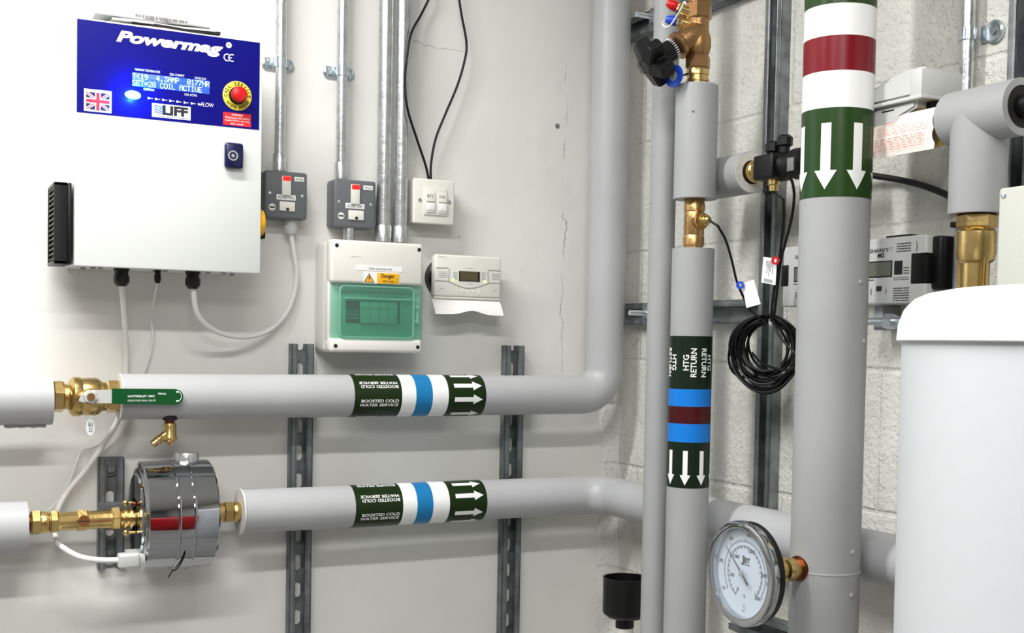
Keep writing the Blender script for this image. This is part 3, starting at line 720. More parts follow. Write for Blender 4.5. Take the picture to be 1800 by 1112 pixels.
mb.build('case_grooves', M['midgrey'], t)
mb = MB().text('Drayton', U(.05), U(.17), V(.085), V(.045), -PD - .0002)
for a_ in ((.06, .19, .40, .56, 4), (.27, .34, .40, .60, 4), (.70, .76, .38, .58, 4), (.86, .97, .40, .56, 3), (.46, .56, .29, .32, 1), (.46, .56, .67, .70, 1), (.08, .14, .80, .83, 1), (.88, .94, .80, .83, 1)):
    dashes(mb, U(a_[0]), U(a_[1]), -PD - .0002, V(a_[3]), V(a_[2]), a_[4], .35)
mb.build('lettering', M['lettering_grey'], t)
mb = MB()
for i in range(5):
    mb.cyl((U(.34 + .08 * i), -PD + .0005, V(.86)), (U(.34 + .08 * i), -PD - .0006, V(.86)), .0036, seg=18)
mb.build('push_buttons', M['offwhite'], t)
for u, v in ((.275, .60), (.755, .615)): MB().sphere((U(u), -PD, V(v)), .0024, (1.3, .5, 1), 12).build('status_light', M['led_green'], t)
MB().box(U(.0), U(1), -PD + .002, -PD + .010, V(1.055), V(1.0), .001).build('hinge_bar', M['offwhite'], t)
rows = []
for i in range(25):
    u = i / 24; x = U(-.03 + 1.03 * u); lip = .029 - .008 * math.exp(-((u - .53) / .17) ** 2)
    xin = U(0.0 + 1.0 * u)
    rows.append([(x + (U(.05) - U(0)) * (1 - k / 6.) * 0 + (xin - x) * (k / 6.) * .3, -PD + .006 - math.sin(k / 6. * 1.25) * .020, V(1.06) - lip * (k / 6.)) for k in range(7)])
fl = MB().strip(rows); bk = [[(x, y + .002, z - .0006) for x, y, z in r] for r in rows]; fl.strip(bk)
fl.strip([[r[-1] for r in rows], [r[-1] for r in bk]]).strip([rows[0], bk[0]]).strip([rows[-1], bk[-1]])
fl.build('open_flap', M['bright_white'], t)

# ================================================================ strut rails on the left wall
def strut(name_label, lx, z0, z1, M_=I4, off=0.0005, h=.021, slots=True, deep=False, vertical=True, lx1=None, zc=None, phase=.5, nslots=True):
    """slotted channel, open side away from the wall; vertical at lx, or horizontal from lx to lx1 at height zc"""
    w_ = .0206
    if vertical: org = M_ @ Vector((lx, 0, z0)); L_ = z1 - z0; T = Matrix.Translation((lx, 0, z0))
    else: org = M_ @ Vector((lx, 0, zc)); L_ = lx1 - lx; T = Matrix.Translation((lx, 0, zc)) @ Matrix.Rotation(PI / 2, 4, 'Y')
    t = thing('strut_channel', name_label, 'channel rail', org, M_ is MR)
    B = M_ @ T; th = .0025; y0 = -off
    mb = MB(B)
    for s_ in (-1, 1):
        a, b = sorted((s_ * w_, s_ * (w_ - th))); mb.box(a, b, y0 - h, y0, 0, L_, .0008, 1)
        a, b = sorted((s_ * w_, s_ * (w_ - .0095))); mb.box(a, b, y0 - h, y0 - h + th, 0, L_, .0008, 1)
        a, b = sorted((s_ * (w_ - .0095), s_ * (w_ - .0095 - th * .8))); mb.box(a, b, y0 - h, y0 - h + .0065, 0, L_, .0005, 1)
    # slotted web
    per, sl, sw = .05, .028, .0065; y1 = y0 - th
    if slots:
        for s_ in (-1, 1):
            a, b = sorted((s_ * w_ * .98, s_ * sw)); mb.box(a, b, y1, y0, 0, L_)
        z = 0.0; c = per * phase
        while True:
            a, b = c - sl / 2, c + sl / 2
            if a > L_: mb.box(-sw, sw, y1, y0, z, L_); break
            if a > z: mb.box(-sw, sw, y1, y0, z, a)
            for zz, d_ in ((a, 1), (b, -1)):
                for s_ in (-1, 1):
                    arc = [(s_ * sw, zz), (s_ * sw, zz + d_ * sw)] + [(s_ * sw * math.cos(k * PI / 8), zz + d_ * (sw - sw * math.sin(k * PI / 8))) for k in range(1, 4)] + [(0, zz)]
                    if zz < L_ - .01 and zz > .005: mb.prism(arc, y1, y0)
            z = b; c += per
            if z >= L_: break
    else: mb.box(-w_ * .98, w_ * .98, y1, y0, 0, L_)
    mb.build('channel', M['galv_m'] if M_ is MR and vertical else M['galv_d'], t)
    return t
ra = PL(530, 800, .02).x; rb = PL(902, 800, .02).x; rc = PL(196, 850, .02).x
strut('slotted steel rail behind both grey pipes, just below left of the fuse box', ra, .02, PL(530, 604, .02).z, phase=.45)
strut('slotted steel rail behind both grey pipes, nearest the corner of the room', rb, .02, PL(902, 607, .02).z, phase=.55)
t = strut('short steel rail on the wall behind the chrome water filter', rc, PL(195, 1000, .02).z, PL(195, 804, .02).z, phase=.35)
c = PL(197, 825, .02)
MB().cyl((c.x, -.004, c.z), (c.x, -.0065, c.z), .0125).cyl((c.x, -.0065, c.z), (c.x, -.012, c.z), .006).build('washer', M['galv_d'], t)
c = PL(195, 972, .02)
MB().cyl((c.x, -.004, c.z), (c.x, -.0065, c.z), .0115).cyl((c.x, -.0065, c.z), (c.x, -.012, c.z), .005).build('washer', M['galv_d'], t)
zb = PL(200, 888, .03).z
tag(MB().box(rc - .0215, rc + .045, -.029, -.0235, zb - .022, zb + .006, .001).build('fixing_bracket', M['galv_d']), 'grey steel cross bracket between the short rail and the chrome filter', 'bracket')

# ================================================================ insulated pipes along the left wall
R1 = .0375; OFF = .08
def pipe_run(lab, path, r, m='insul', fil=None, seg=56, name='insulated_pipe'):
    P = fillet(path, fil) if fil else [Vector(p) for p in path]
    t = thing(name, lab, 'pipe', P[0])
    MB().tube(P, r, seg).build('insulation', M[m], t)
    return t
def bands(t, f, seq, M_=I4):
    """coloured tape: seq of (name, s0, s1, material) along the pipe"""
    for nm, s0, s1, mt in seq:
        n = 64; rows = [[f(s, i / n * 2 * PI) for i in range(n + 1)] for s in (s0, s1)]
        o = MB().strip(rows).build(nm, M[mt], t)
        yield o
def ring_text(mb, f, r, lines, s0, s1, ang, hgt, flip=False, gap=1.35, bold=.02, italics=(0, 0)):
    """two lines of print centred at an angle round the pipe; flip turns it upside down"""
    n = len(lines)
    for k, (st, frac) in enumerate(lines):
        tc = ((n - 1) / 2 - k) * hgt * gap
        hw = (s1 - s0) / 2 * frac; cs = (s0 + s1) / 2
        if not flip: cs = s1 - hw
        else: cs = s0 + hw if False else s1 - hw
        def fn(u, v, tc=tc, cs=cs):
            du, dv = u, v + tc
            if flip: return f(cs - du, math.radians(ang) * r - dv)
            return f(cs + du, math.radians(ang) * r + dv)
        mb.text(st, -hw, hw, -hgt / 2, hgt / 2, fn=fn, bold=bold, shear=italics[k])
zu = 1.3992; zl = 1.2015
xe = -.075
up = pipe_run('upper grey water pipe with boosted cold water labels, turning up the corner', [(-.9985, -OFF, zu), (xe, -OFF, zu), (xe, -OFF, CEIL - .001)], R1, fil=.052)
def cold_labels(t, z, xs, a_norm, a_arr):
    f1 = cylmap((0, -OFF, z), (1, 0, 0), (0, -1, 0), R1 + .0005); f2 = cylmap((0, -OFF, z), (1, 0, 0), (0, -1, 0), R1 + .0011)
    fang = lambda f, r: (lambda s, a: f(s, a * r))
    F1 = fang(f1, R1 + .0005)
    x0, x1, x2, x3, x4 = xs
    obs = list(bands(t, F1, [('service_label', x0, x1, 'green_label'), ('white_band', x1, x2, 'white_label'), ('blue_band', x2, x3, 'blue_label'), ('white_band', x3, x4, 'white_label'), ('arrow_label', x4, xs[0] + (xs[4] - xs[0]) * 1.42, 'green_label')]))
    mb = MB()
    for k in range(4):
        ring_text(mb, f2, R1 + .0011, [('BOOSTED COLD', .97), ('WATER SERVICE', 1)], x0 + .010, x1 - .006, a_norm + 100 * k, .0056, italics=(0, .12))
        ring_text(mb, f2, R1 + .0011, [('BOOSTED COLD', .97), ('WATER SERVICE', 1)], x0 + .010, x1 - .006, a_norm + 50 + 100 * k, .0056, flip=True, italics=(0, .12)) if k < 3 else None
    mb.build('lettering', M['lettering_white'], obs[0])
    xe_ = xs[0] + (xs[4] - xs[0]) * 1.42; mb = MB()
    for k in range(9): arrow(mb, f2, x4 + .012, xe_ - .007, math.radians(a_arr + 40 * k) * R1, .0082, .0185, .0185)
    mb.build('arrows', M['white_label'], obs[4])
def sx_(pxs, py): return [PL(p, py, OFF + R1).x for p in pxs]
cold_labels(up, zu, sx_((624, 707, 732, 761, 789), 693), -17, -9)
# lower pipe: along the left wall, round the corner and on along the right wall
low = pipe_run('lower grey water pipe with boosted cold water labels, running on round the corner', [(-.797, -OFF, zl), (-.072, -OFF, zl), (-.072, -1.62, zl)], R1, fil=.062)
cold_labels(low, zl, sx_((626, 709, 734, 762, 791), 880), -24, 23)
MB().lathe((-.8005, -OFF, zl), (1, 0, 0), [(0, .017), (0, R1 + .0015), (.003, R1 + .0015), (.003, .017)], 56, caps=False).build('end_cap', M['foam'], low)
MB().lathe((-.8, -OFF, zl), (1, 0, 0), [(0, .0175), (.0025, .0175)], 40).build('end_recess', M['gap'], low)
MB().lathe((-1.0, -OFF, zu), (1, 0, 0), [(0, .022), (0, R1 + .0008), (.002, R1 + .0008), (.002, .022)], 56, caps=False).build('end_cap', M['foam'], up)
# left-hand stubs
xs_ = PL(91, 705, OFF).x
st1 = pipe_run('short grey pipe at the left edge, entering the upper brass valve', [(XL + .001, -OFF, zu - .006), (xs_, -OFF, zu - .006)], R1 + .0005)
MB().tube([(xs_ - .07 + i * .006, -OFF - .006 - .002 * math.sin(i), zu - .006 - R1 - .0008 - .0012 * math.sin(i * 1.1) ** 2) for i in range(11)], .0028, 8).build('torn_seam', M['midgrey'], st1)
xs2 = PL(47, 928, OFF).x
pipe_run('short grey pipe at the left edge, feeding the chrome filter', [(XL + .001, -OFF, zl - .008), (xs2, -OFF, zl - .008)], .041)

# ================================================================ lever valve on the upper pipe
X = lambda px, py=700, o=OFF: PL(px, py, o).x
t = thing('lever_valve', 'brass lever valve with a green handle on the upper pipe', 'valve', (X(155), -OFF, zu))
k = .00101
A = lambda px: X(px) - X(155)
P0 = Vector((X(155), -OFF, zu + .0005))
MB().lathe(P0, (1, 0, 0), [(A(88), .0205), (A(119), .0205), (A(120), .024), (A(124), .0285), (A(128), .0315), (A(139), .0318), (A(143), .0300), (A(150), .0305), (A(168), .0305), (A(174), .0285), (A(179), .024), (A(188), .0225), (A(211), .0225)], 48).build('valve_body', M['brass'], t)
MB().hexn(P0 + Vector((A(92), 0, 0)), P0 + Vector((A(112), 0, 0)), .0262).build('union_nut', M['brass'], t)
MB().hexn(P0 + Vector((A(186), 0, 0)), P0 + Vector((A(209), 0, 0)), .0275).build('union_nut', M['brass'], t)
hc = PL(159, 697, OFF + .05); yh = -OFF - .044
MB().cyl((hc.x, -OFF - .02, hc.z), (hc.x, yh + .001, hc.z), .0125).build('stem_boss', M['brass'], t)
lev = MB()
lz = lambda px, py: PL(px, py, .124).z
x_a, x_b, x_c = PL(138, 698, .124).x, PL(197, 698, .124).x, PL(322, 698, .13).x
zc = hc.z
lev.prism([(x_a, zc - .0065), (x_a + .012, zc - .0105), (x_b + .004, zc - .0105), (x_b + .004, zc + .0105), (x_a + .014, zc + .0105), (x_a + .004, zc + .004)], yh - .0035, yh, .0).build('handle_plate', M['zinc_plate'], t)
MB().hexn((hc.x, yh - .0035, hc.z), (hc.x, yh - .011, hc.z), .0108).build('handle_nut', M['zinc_plate'], t)
MB().cyl((hc.x, yh - .011, hc.z), (hc.x, yh - .0135, hc.z), .0062).build('stem_tip', M['brass'], t)
hz0, hz1 = zc - .0125, zc + .0118; xr = x_c - .012
poly = [(x_b - .001, hz0 + .001), (x_b + .05, hz0), (xr, hz0 - .0012)] + [(xr + .0122 * math.cos(a_), (hz0 + hz1) / 2 - .0006 + .0122 * math.sin(a_)) for a_ in [math.radians(-80 + 160 * i / 10) for i in range(11)]] + [(xr, hz1), (x_b - .001, hz1 + .001)]
lv = MB().prism(poly, yh - .0065, yh + .002, .0).build('lever_grip', M['lever'], t)
w_ = x_c - x_b; yy = yh - .0069
mb = MB().text('HATTERSLEY 100C', x_b + .21 * w_, x_b + .59 * w_, zc - .0012, zc + .0022, yy, bold=.02).text('DN25 PN32 BALL VALVE', x_b + .21 * w_, x_b + .60 * w_, zc - .0078, zc - .0048, yy).text('PN16', x_b + .64 * w_, x_b + .75 * w_, zc + .0028, zc + .0060, yy, bold=.02)
mb.tube([(xr + .0025 + .0065 * math.cos(a_), yy, zc + .0078 * math.sin(a_)) for a_ in [math.radians(-75 + 15 * i) for i in range(11)]], .0005, 5)
mb.flat(xr + .0005, xr + .005, yy, zc + .0062, zc + .0085).flat(xr + .0005, xr + .005, yy, zc - .0085, zc - .0062)
mb.build('lettering', M['lettering_white'], lv)
c1 = PL(146, 722, OFF + .03); c2 = PL(169, 722, OFF + .03); c0 = PL(157, 741, OFF + .03)
tg = thing('valve_tag', 'small white oval tag hanging on a bead chain under the brass lever valve', 'tag', c0)
mb = MB()
for c_ in (c1, c2):
    for i in range(7):
        p = c_.lerp(c0, i / 6.); p.z -= .002 * math.sin(i / 6 * PI); mb.sphere(p, .0011, seg=8)
mb.build('bead_chain', M['zinc'], tg)
c = PL(159, 750, OFF + .03)
b_ = MB().prism([(c.x + .0068 * math.cos(a_), c.z + .0135 * math.sin(a_)) for a_ in [i * PI / 14 for i in range(28)]], c.y - .0006, c.y + .0006).build('tag_disc', M['tagwhite'], tg)
MB().text('B1', c.x - .003, c.x + .003, c.z + .0005, c.z + .0065, c.y - .001).text('22', c.x - .003, c.x + .003, c.z - .0075, c.z - .0015, c.y - .001).build('lettering', M['lettering_black'], b_)

# drain cock under the upper pipe
q = PL(298, 733, OFF + .01); bx = q.x; by = -OFF - .012
t = thing('drain_cock', 'small brass drain cock pointing down out of the upper pipe', 'drain cock', (bx, by, zu - .055))
zt = zu - R1
MB().cyl((bx, by, zt + .006), (bx, by, zt - .0004), .0118).build('cutout_hole', M['gap'], t)
MB().lathe((bx, by, zt + .004), (0, 0, -1), [(0, .0085), (.006, .0088), (.009, .0065), (.014, .0065)], 28).build('copper_spigot', M['copper'], t)
zq = lambda py: PL(298, py, OFF + .012).z
MB().lathe((bx, by, zq(737)), (0, 0, -1), [(0, .0072), (.004, .0072), (.006, .0095), (.012, .0108), (.026, .0108), (.028, .0118), (.033, .0118), (.036, .0085), (.038, .0085)], 32).build('cock_body', M['brass'], t)
pz = zq(757); dv = Vector((-.82, -.15, -.62)).normalized(); s0 = Vector((bx, by, pz))
mb = MB().cyl(s0, s0 + dv * .026, .0068).cyl(s0 + dv * .022, s0 + dv * .036, .0074, .0064)
for i in range(3): mb.lathe(s0 + dv * (.016 + .004 * i), dv, [(0, .0068), (.001, .0078), (.003, .0068)], 24)
mb.build('hose_spout', M['brass'], t)
MB().box(bx - .004, bx + .004, by - .004, by + .004, zq(783), zq(774), .001).build('square_key', M['brass'], t)

# ================================================================ brass fittings each side of the filter
zf = zl - .0015
XX = lambda px: PL(px, 918, OFF).x
t = thing('brass_union', 'long brass union with a slotted screw between the left stub pipe and the filter', 'pipe fitting', (XX(140), -OFF, zf))
P = lambda px, dz=0: Vector((XX(px), -OFF, zf + dz))
MB().cyl(P(45), P(56), .0125).build('copper_pipe', M['copper'], t)
MB().hexn(P(53), P(72), .0205).build('union_nut', M['brass'], t)
MB().lathe(P(70), (1, 0, 0), [(0, .0165), (.006, .0175), (.012, .0165), (.014, .0135), (.02, .0135)], 36).build('collar', M['brass'], t)
MB().hexn(P(87), P(102), .0190).build('union_nut', M['brass'], t)
MB().lathe(P(100), (1, 0, 0), [(0, .0155), (.002, .0148), (XX(196) - XX(100), .0148)], 40).build('barrel', M['brass'], t)
MB().hexn(P(134), P(154), .0182).build('barrel_boss', M['brass'], t)
sc_ = MB().cyl(P(145) + Vector((0, -.012, .001)), P(145) + Vector((0, -.0185, .001)), .0092).build('slotted_screw', M['brass'], t)
MB().box(XX(145) - .0085, XX(145) + .0085, -OFF - .0188, -OFF - .0182, zf + .0003, zf + .0017).build('screw_slot', M['gap'], sc_)
MB().hexn(P(195), P(211), .0200).build('union_nut', M['brass'], t)
MB().lathe(P(210), (1, 0, 0), [(0, .013), (.006, .013), (.006, .018), (.010, .018), (.010, .0135), (.015, .0135), (.015, .0185), (.019, .0185), (.019, .014), (XX(243) - XX(210), .014)], 36).build('inlet_neck', M['brass'], t)
for dz, dy_ in ((.026, -.006), (-.022, -.010)):
    MB().sphere(P(219, dz) + Vector((0, dy_, 0)), .0052, seg=14).cyl(P(219, dz) + Vector((0, dy_, 0)), P(236, dz) + Vector((0, dy_, 0)), .0022).build('stud', M['brass'], t)
MB().sphere(P(234, .024) + Vector((0, -.012, 0)), .0048, seg=14).build('stud', M['copper'], t)
t = thing('brass_connector', 'short brass connector between the chrome filter and the lower labelled pipe', 'pipe fitting', (XX(400), -OFF, zl))
P2 = lambda px: Vector((XX(px), -OFF, zl + .0005))
MB().lathe(P2(362), (1, 0, 0), [(0, .0165), (XX(391) - XX(362), .0165), (XX(391) - XX(362) + .001, .0145), (XX(428) - XX(362), .0145)], 36).build('socket', M['brass'], t)
MB().hexn(P2(392), P2(409), .0185).build('union_nut', M['brass'], t)
MB().lathe(P2(410), (1, 0, 0), [(0, .0165), (.003, .0175), (.008, .0175), (.010, .0165), (.018, .0165)], 36).build('collar', M['brass'], t)

# ================================================================ chrome filter
fx0, fx1 = XX(241), XX(367); Lf = fx1 - fx0; R_ = .0895
t = thing('chrome_filter', 'large polished chrome drum filter between brass fittings on the lower pipe', 'water filter', (fx0, -OFF, zf))
c0 = Vector((fx0, -OFF, zf + .003))
MB().lathe(c0, (1, 0, 0), [(0, .018), (.0005, .078), (.002, .080), (.003, R_ - .003), (.005, R_), (Lf * .5, R_ + .001), (Lf - .004, R_), (Lf - .001, R_ - .003), (Lf, .08), (Lf + .001, .018)], 96).build('drum', M['chrome'], t)
for s_, nm in ((.42, 'clamp_band'), (.63, 'clamp_band')):
    MB().lathe(c0 + Vector((Lf * s_, 0, 0)), (1, 0, 0), [(0, R_), (0, R_ + .0028), (.0022, R_ + .0034), (.0044, R_ + .0028), (.0044, R_)], 96, caps=False).build(nm, M['chrome'], t)
MB().lathe(c0 + Vector((Lf * .44, 0, 0)), (1, 0, 0), [(0, R_ + .001), (.001, R_ + .0018), (Lf * .19, R_ + .0018), (Lf * .192, R_ + .001)], 96, caps=False).build('clamp_strap', M['chrome'], t)
MB().lathe(c0 + Vector((-.0035, 0, 0)), (1, 0, 0), [(0, .03), (0, .068), (.0035, .07)], 64, caps=False).build('end_plate', M['chrome'], t)
tx = XX(325) + .002
MB().lathe((tx, -OFF, zf + R_ - .004), (0, 0, 1), [(0, .0205), (.017, .0205), (.020, .0192), (.020, .012)], 40).build('top_port', M['galv'], t)
p = c0 + Vector((Lf * .53, 0, 0)); a0 = math.radians(205)
wire = [p + Vector((.0006 * i * -1, -math.sin(math.radians(58 + 3.5 * i)) * (R_ + .004), -math.cos(math.radians(58 + 3.5 * i)) * (R_ + .004))) for i in range(-14, 1)][::-1]
wire = wire and [p + Vector((-.001 * i, -(R_ + .004) * math.cos(math.radians(34 + 5.5 * i)), -(R_ + .004) * math.sin(math.radians(34 + 5.5 * i)))) for i in range(9)] + [p + Vector((-.014, -.012, -(R_ + .014)))]
MB().tube(spline(wire), .0011, 6).build('loose_wire', M['gap'], t)
# chrome cable entry
ce = PL(224, 984, .148)
MB().box(ce.x - .015, ce.x + .018, ce.y - .011, ce.y + .011, ce.z - .0115, ce.z + .0115, .004, 3).box(ce.x + .006, ce.x + .028, ce.y, -OFF, ce.z - .008, ce.z + .006, .002).build('cable_entry', M['zinc_plate'], t)

# corner: tundish (black cup) and its waste pipe
c = PL(1099, 1050, .2); rt = .0425
t = thing('tundish', 'black plastic drain cup behind the thin grey pipe near the floor', 'drain cup', (c.x, -.2, PL(1098, 1088, .2).z))
zt1, zt0 = PL(1098, 1014, .2).z, PL(1098, 1087, .2).z
MB().lathe((c.x, -.2, zt0), (0, 0, 1), [(-.008, .014), (0, .014), (.003, .032), (.010, rt - .002), (.014, rt), (zt1 - zt0 - .004, rt), (zt1 - zt0, rt + .0005), (zt1 - zt0, rt - .003), (.014, rt - .003), (.006, .012)], 56, caps=False).build('cup', M['black'], t)
MB().cyl((c.x, -.2, zt0 - .016), (c.x, -.2, zt0 - .001), .0175).build('outlet', M['black'], t)
tag(MB().cyl((c.x, -.2, .0005), (c.x, -.2, zt0 - .0165), .0165).build('waste_pipe', M['offwhite']), 'short pale waste pipe running down from the black drain cup', 'pipe')

# ================================================================ right wall: vertical insulated pipes
def toward(p):
    v = EYE - Vector(p); v.z = 0; return v.normalized()
# thin pipe and the heating return pipe stand side by side in front of the lower water pipe
HO = .172
hy = PR(1212.5, 700, HO).y; Hr = .0342
ty = PR(1157, 700, .155).y; Tr = .0222
tag(MB().cyl((-.155, ty, .0005), (-.155, ty, CEIL - .001), Tr, seg=48).build('insulated_pipe', M['insul_d']), 'thin plain grey vertical pipe left of the heating return pipe', 'pipe')
zH = lambda py: PR(1213, py, HO + Hr).z
hp = thing('heating_return_pipe', 'grey vertical pipe labelled HTG RETURN with blue and maroon bands', 'pipe', (-HO, hy, 0))
ztop = PR(1213, 438, HO).z
MB().cyl((-HO, hy, .0005), (-HO, hy, ztop), Hr, seg=56).build('insulation', M['insul_d'], hp)
n_ = toward((-HO, hy, 0))
f1 = cylmap((-HO, hy, 0), (0, 0, 1), n_, Hr + .0005); f2 = cylmap((-HO, hy, 0), (0, 0, 1), n_, Hr + .0011)
FA = lambda s, a: f1(s, a * (Hr + .0005))
zz = [zH(v) for v in (590, 685, 716, 747, 780, 862)]
obs = list(bands(hp, FA, [('service_label', zz[1], zz[0], 'green_label2'), ('blue_band', zz[2], zz[1], 'blue_label2'), ('maroon_band', zz[3], zz[2], 'maroon_label'), ('blue_band', zz[4], zz[3], 'blue_label2'), ('arrow_label', zz[5], zz[4], 'green_label2')]))
r_ = Hr + .0011; mb = MB()
s0, s1 = zH(663), zH(612)
def vtext(ang, flip):
    for st, dt, frac in (('HTG', .0062, .55), ('RETURN', -.0062, 1.0)):
        hw = (s1 - s0) / 2 * frac; hh = .0048; tc = math.radians(ang) * r_
        cs = (s0 + s1) / 2 if frac == 1 else ((s0 + s1) / 2)
        def fn(u, v):
            if flip: return f2(cs - u, tc - (v + dt))
            return f2(cs + u, tc + (v + dt))
        mb.text(st, -hw, hw, -hh, hh, fn=fn, bold=.02)
vtext(2, False); vtext(-47, True); vtext(58, True); vtext(-106, False); vtext(112, False); vtext(166, True); vtext(-160, True)
mb.build('lettering', M['lettering_white'], obs[0])
mb = MB(); sa, sb = zH(795), zH(857)
for k in range(8): arrow(mb, f2, sa, sb, math.radians(8 + 45 * k) * r_, .0078, .0175, .0165)
mb.build('arrows', M['white_label'], obs[4])

# copper tee with temperature probe above it
zc0, zc1 = ztop, PR(1215, 350, HO).z
t = thing('copper_tee', 'bare copper tee joint with a temperature probe between two grey pipe covers', 'pipe fitting', (-HO, hy, zc0))
h_ = zc1 - zc0
MB().lathe((-HO, hy, zc0 - .004), (0, 0, 1), [(0, .0155), (.008, .0155), (.010, .0172), (.022, .0172), (.026, .0158), (.028, .0165), (h_ - .022, .0165), (h_ - .018, .0155), (h_ - .016, .0170), (h_ - .004, .0170), (h_ - .001, .0158), (h_ + .006, .0155)], 40).build('tee_body', M['tee'], t)
rt_ = Vector((0.45, -.80, .0)).normalized(); rt_ = (rt_ + n_ * .9).normalized()
pc = Vector((-HO, hy, PR(1218, 390, HO).z))
MB().lathe(pc, rt_, [(0, .0128), (.019, .0128), (.021, .0140), (.024, .0130)], 32).build('branch', M['tee'], t)
MB().hexn(pc + rt_ * .0225, pc + rt_ * .030, .0118).build('probe_nut', M['brass'], t)
MB().lathe(pc + rt_ * .030, rt_, [(0, .0085), (.004, .0085), (.005, .0065), (.010, .006), (.012, .003)], 24).build('probe', M['brass'], t)
tip = pc + rt_ * .043

# upper piece of insulation
z2, z3 = PR(1216, 350, HO).z - .001, PR(1220, 152, HO).z
t = thing('insulated_pipe', 'short grey pipe cover between the copper tee and the bronze balancing valve', 'pipe', (-HO, hy, z2))
MB().lathe((-HO, hy, z2), (0, 0, 1), [(0, .0175), (0, Hr + .0008), (.003, Hr + .0008), (.0032, Hr), (z3 - z2 - .004, Hr), (z3 - z2 - .002, Hr - .0003), (z3 - z2, Hr - .002), (z3 - z2, .017)], 56, caps=False).build('insulation', M['insul_d'], t)
c = PR(1225, 191, HO + .03); MB().sphere(Vector((-HO, hy, c.z)) + n_ * Hr + n_.cross(Vector((0, 0, 1))) * .006, .0022, (1, 1, .8), 10).build('rivet', M['midgrey'], t)

# ================================================================ balancing valve
V0 = Vector((-HO, hy, 0)); zv = lambda py: PR(1225, py, HO).z
left = Vector((0, 0, 1)).cross(n_) * -1
left = -(n_.cross(Vector((0, 0, -1)))) if False else Vector((n_.y, -n_.x, 0)) * 1
# choose the sign of "left" as seen by the camera
if left.dot(Vector((-.81, .58, 0))) < 0: left = -left
t = thing('balancing_valve', 'bronze angled balancing valve with a black star knob at the top of the return pipe', 'valve', (-HO, hy, z3))
P = lambda py, dx=0.0: V0 + Vector((0, 0, zv(py))) - left * dx
MB().lathe(P(154), (0, 0, 1), [(0, .0165), (.008, .0165), (.009, .0185), (.013, .0185), (.014, .0165), (.018, .0165), (.019, .0185), (.026, .0185), (.030, .016), (.034, .016)], 36).build('compression_ring', M['brass'], t)
MB().hexn(P(123), P(98), .0208).build('lower_nut', M['bronze'], t)
z_a = zv(100)
mb = MB().lathe(P(100), (0, 0, 1), [(0, .0150), (.004, .0175), (.014, .0205), (.028, .0205), (.040, .0165), (.052, .0165), (.066, .0180), (.085, .0180), (.092, .0160)], 40)
ctr = P(58); dv = (left * .80 + n_ * .34 + Vector((0, 0, -.60))).normalized()
mb.lathe(ctr - dv * .006, dv, [(0, .018), (.01, .0205), (.03, .0205), (.040, .0185), (.044, .0225), (.050, .0225), (.052, .019)], 40)
mb.build('valve_body', M['bronze'], t)
MB().hexn(P(36), P(6), .0215).build('upper_nut', M['bronze'], t)
MB().lathe(P(6), (0, 0, 1), [(0, .0175), (.004, .0195), (.010, .0195), (.014, .0165), (.03, .0165)], 36).build('upper_collar', M['bronze'], t)
q = ctr + dv * .051
sc_ = MB().lathe(q, dv, [(0, .0165), (.004, .0175), (.021, .0175), (.022, .0155)], 40).build('scale_collar', M['black'], t)
mb = MB()
for i in range(28):
    a_ = i * 2 * PI / 28; u = dv.orthogonal().normalized(); v = dv.cross(u); rr = u * math.cos(a_) + v * math.sin(a_)
    mb.tube([q + dv * .001 + rr * .0178, q + dv * .006 + rr * .0178], .0007, 5)
mb.build('scale_marks', M['lettering_white'], sc_)
mb = MB().lathe(q + dv * .021, dv, [(0, .0165), (.002, .022), (.020, .024), (.028, .020), (.034, .014), (.038, .011)], 36)
u = Vector((0, 0, 1)); u = (u - dv * u.dot(dv)).normalized(); v = dv.cross(u)
for i in range(5):
    a_ = i * 2 * PI / 5 + .25; rr = u * math.cos(a_) + v * math.sin(a_); tt = dv.cross(rr)
    b0 = q + dv * .040
    Mx = Matrix((rr, tt, dv)).transposed().to_4x4(); Mx.translation = b0
    bb = bmesh.new(); bmesh.ops.create_cube(bb, size=1)
    for vt in bb.verts:
        x = .5 + vt.co.x; y = vt.co.y; z = vt.co.z
        vt.co = Vector((.008 + x * .032, y * (.027 - .006 * x), z * (.032 - .008 * x) + .004 * (1 - x)))
    bmesh.ops.bevel(bb, geom=bb.edges[:], offset=.0028, segments=3, affect='EDGES'); mb._add(bb, Mx)
kn = mb.build('star_knob', M['black'], t)
MB().lathe(q + dv * .0545, dv, [(0, .0045), (.002, .0045), (.002, .0025)], 20).build('knob_screw', M['midgrey'], kn)
for (pt, m_, base) in (((1170, 4), 'red', (1212, 30)), ((1168, 33), 'blue_plastic', (1210, 48))):
    a_ = P(base[1], .0); e = PR(pt[0], pt[1], HO + .05)
    d_ = (e - a_).normalized(); L_ = (e - a_).length
    tp = MB().lathe(a_ + d_ * .012, d_, [(0, .0090), (L_ - .040, .0090), (L_ - .038, .0072), (L_ - .022, .0072)], 24).hexn(a_ + d_ * (L_ - .030), a_ + d_ * (L_ - .020), .0092).build('test_point', M['brass'], t)
    MB().lathe(a_ + d_ * (L_ - .020), d_, [(0, .0078), (.006, .0085), (.014, .0070), (.018, .004)], 20).build('test_cap', M[m_], tp)
pts = [PR(x, y, HO + .055) for x, y in ((1206, 8), (1203, 4), (1196, 18), (1186, 34), (1178, 45), (1170, 48), (1165, 42), (1168, 36))]
MB().tube(spline(pts), .0015, 8).build('cap_strap', M['cream'], t)
bd = PR(1186, 134, HO + .045); a2 = (n_ * .75 + left * .65).normalized()
dk = MB().ring(bd, a2, .0178, .0075, .003).build('indicator_disc', M['blue_plastic'], t)
MB().lathe(bd, a2, [(-.001, .0078), (.004, .0078)], 28).build('disc_hub', M['midgrey'], dk)
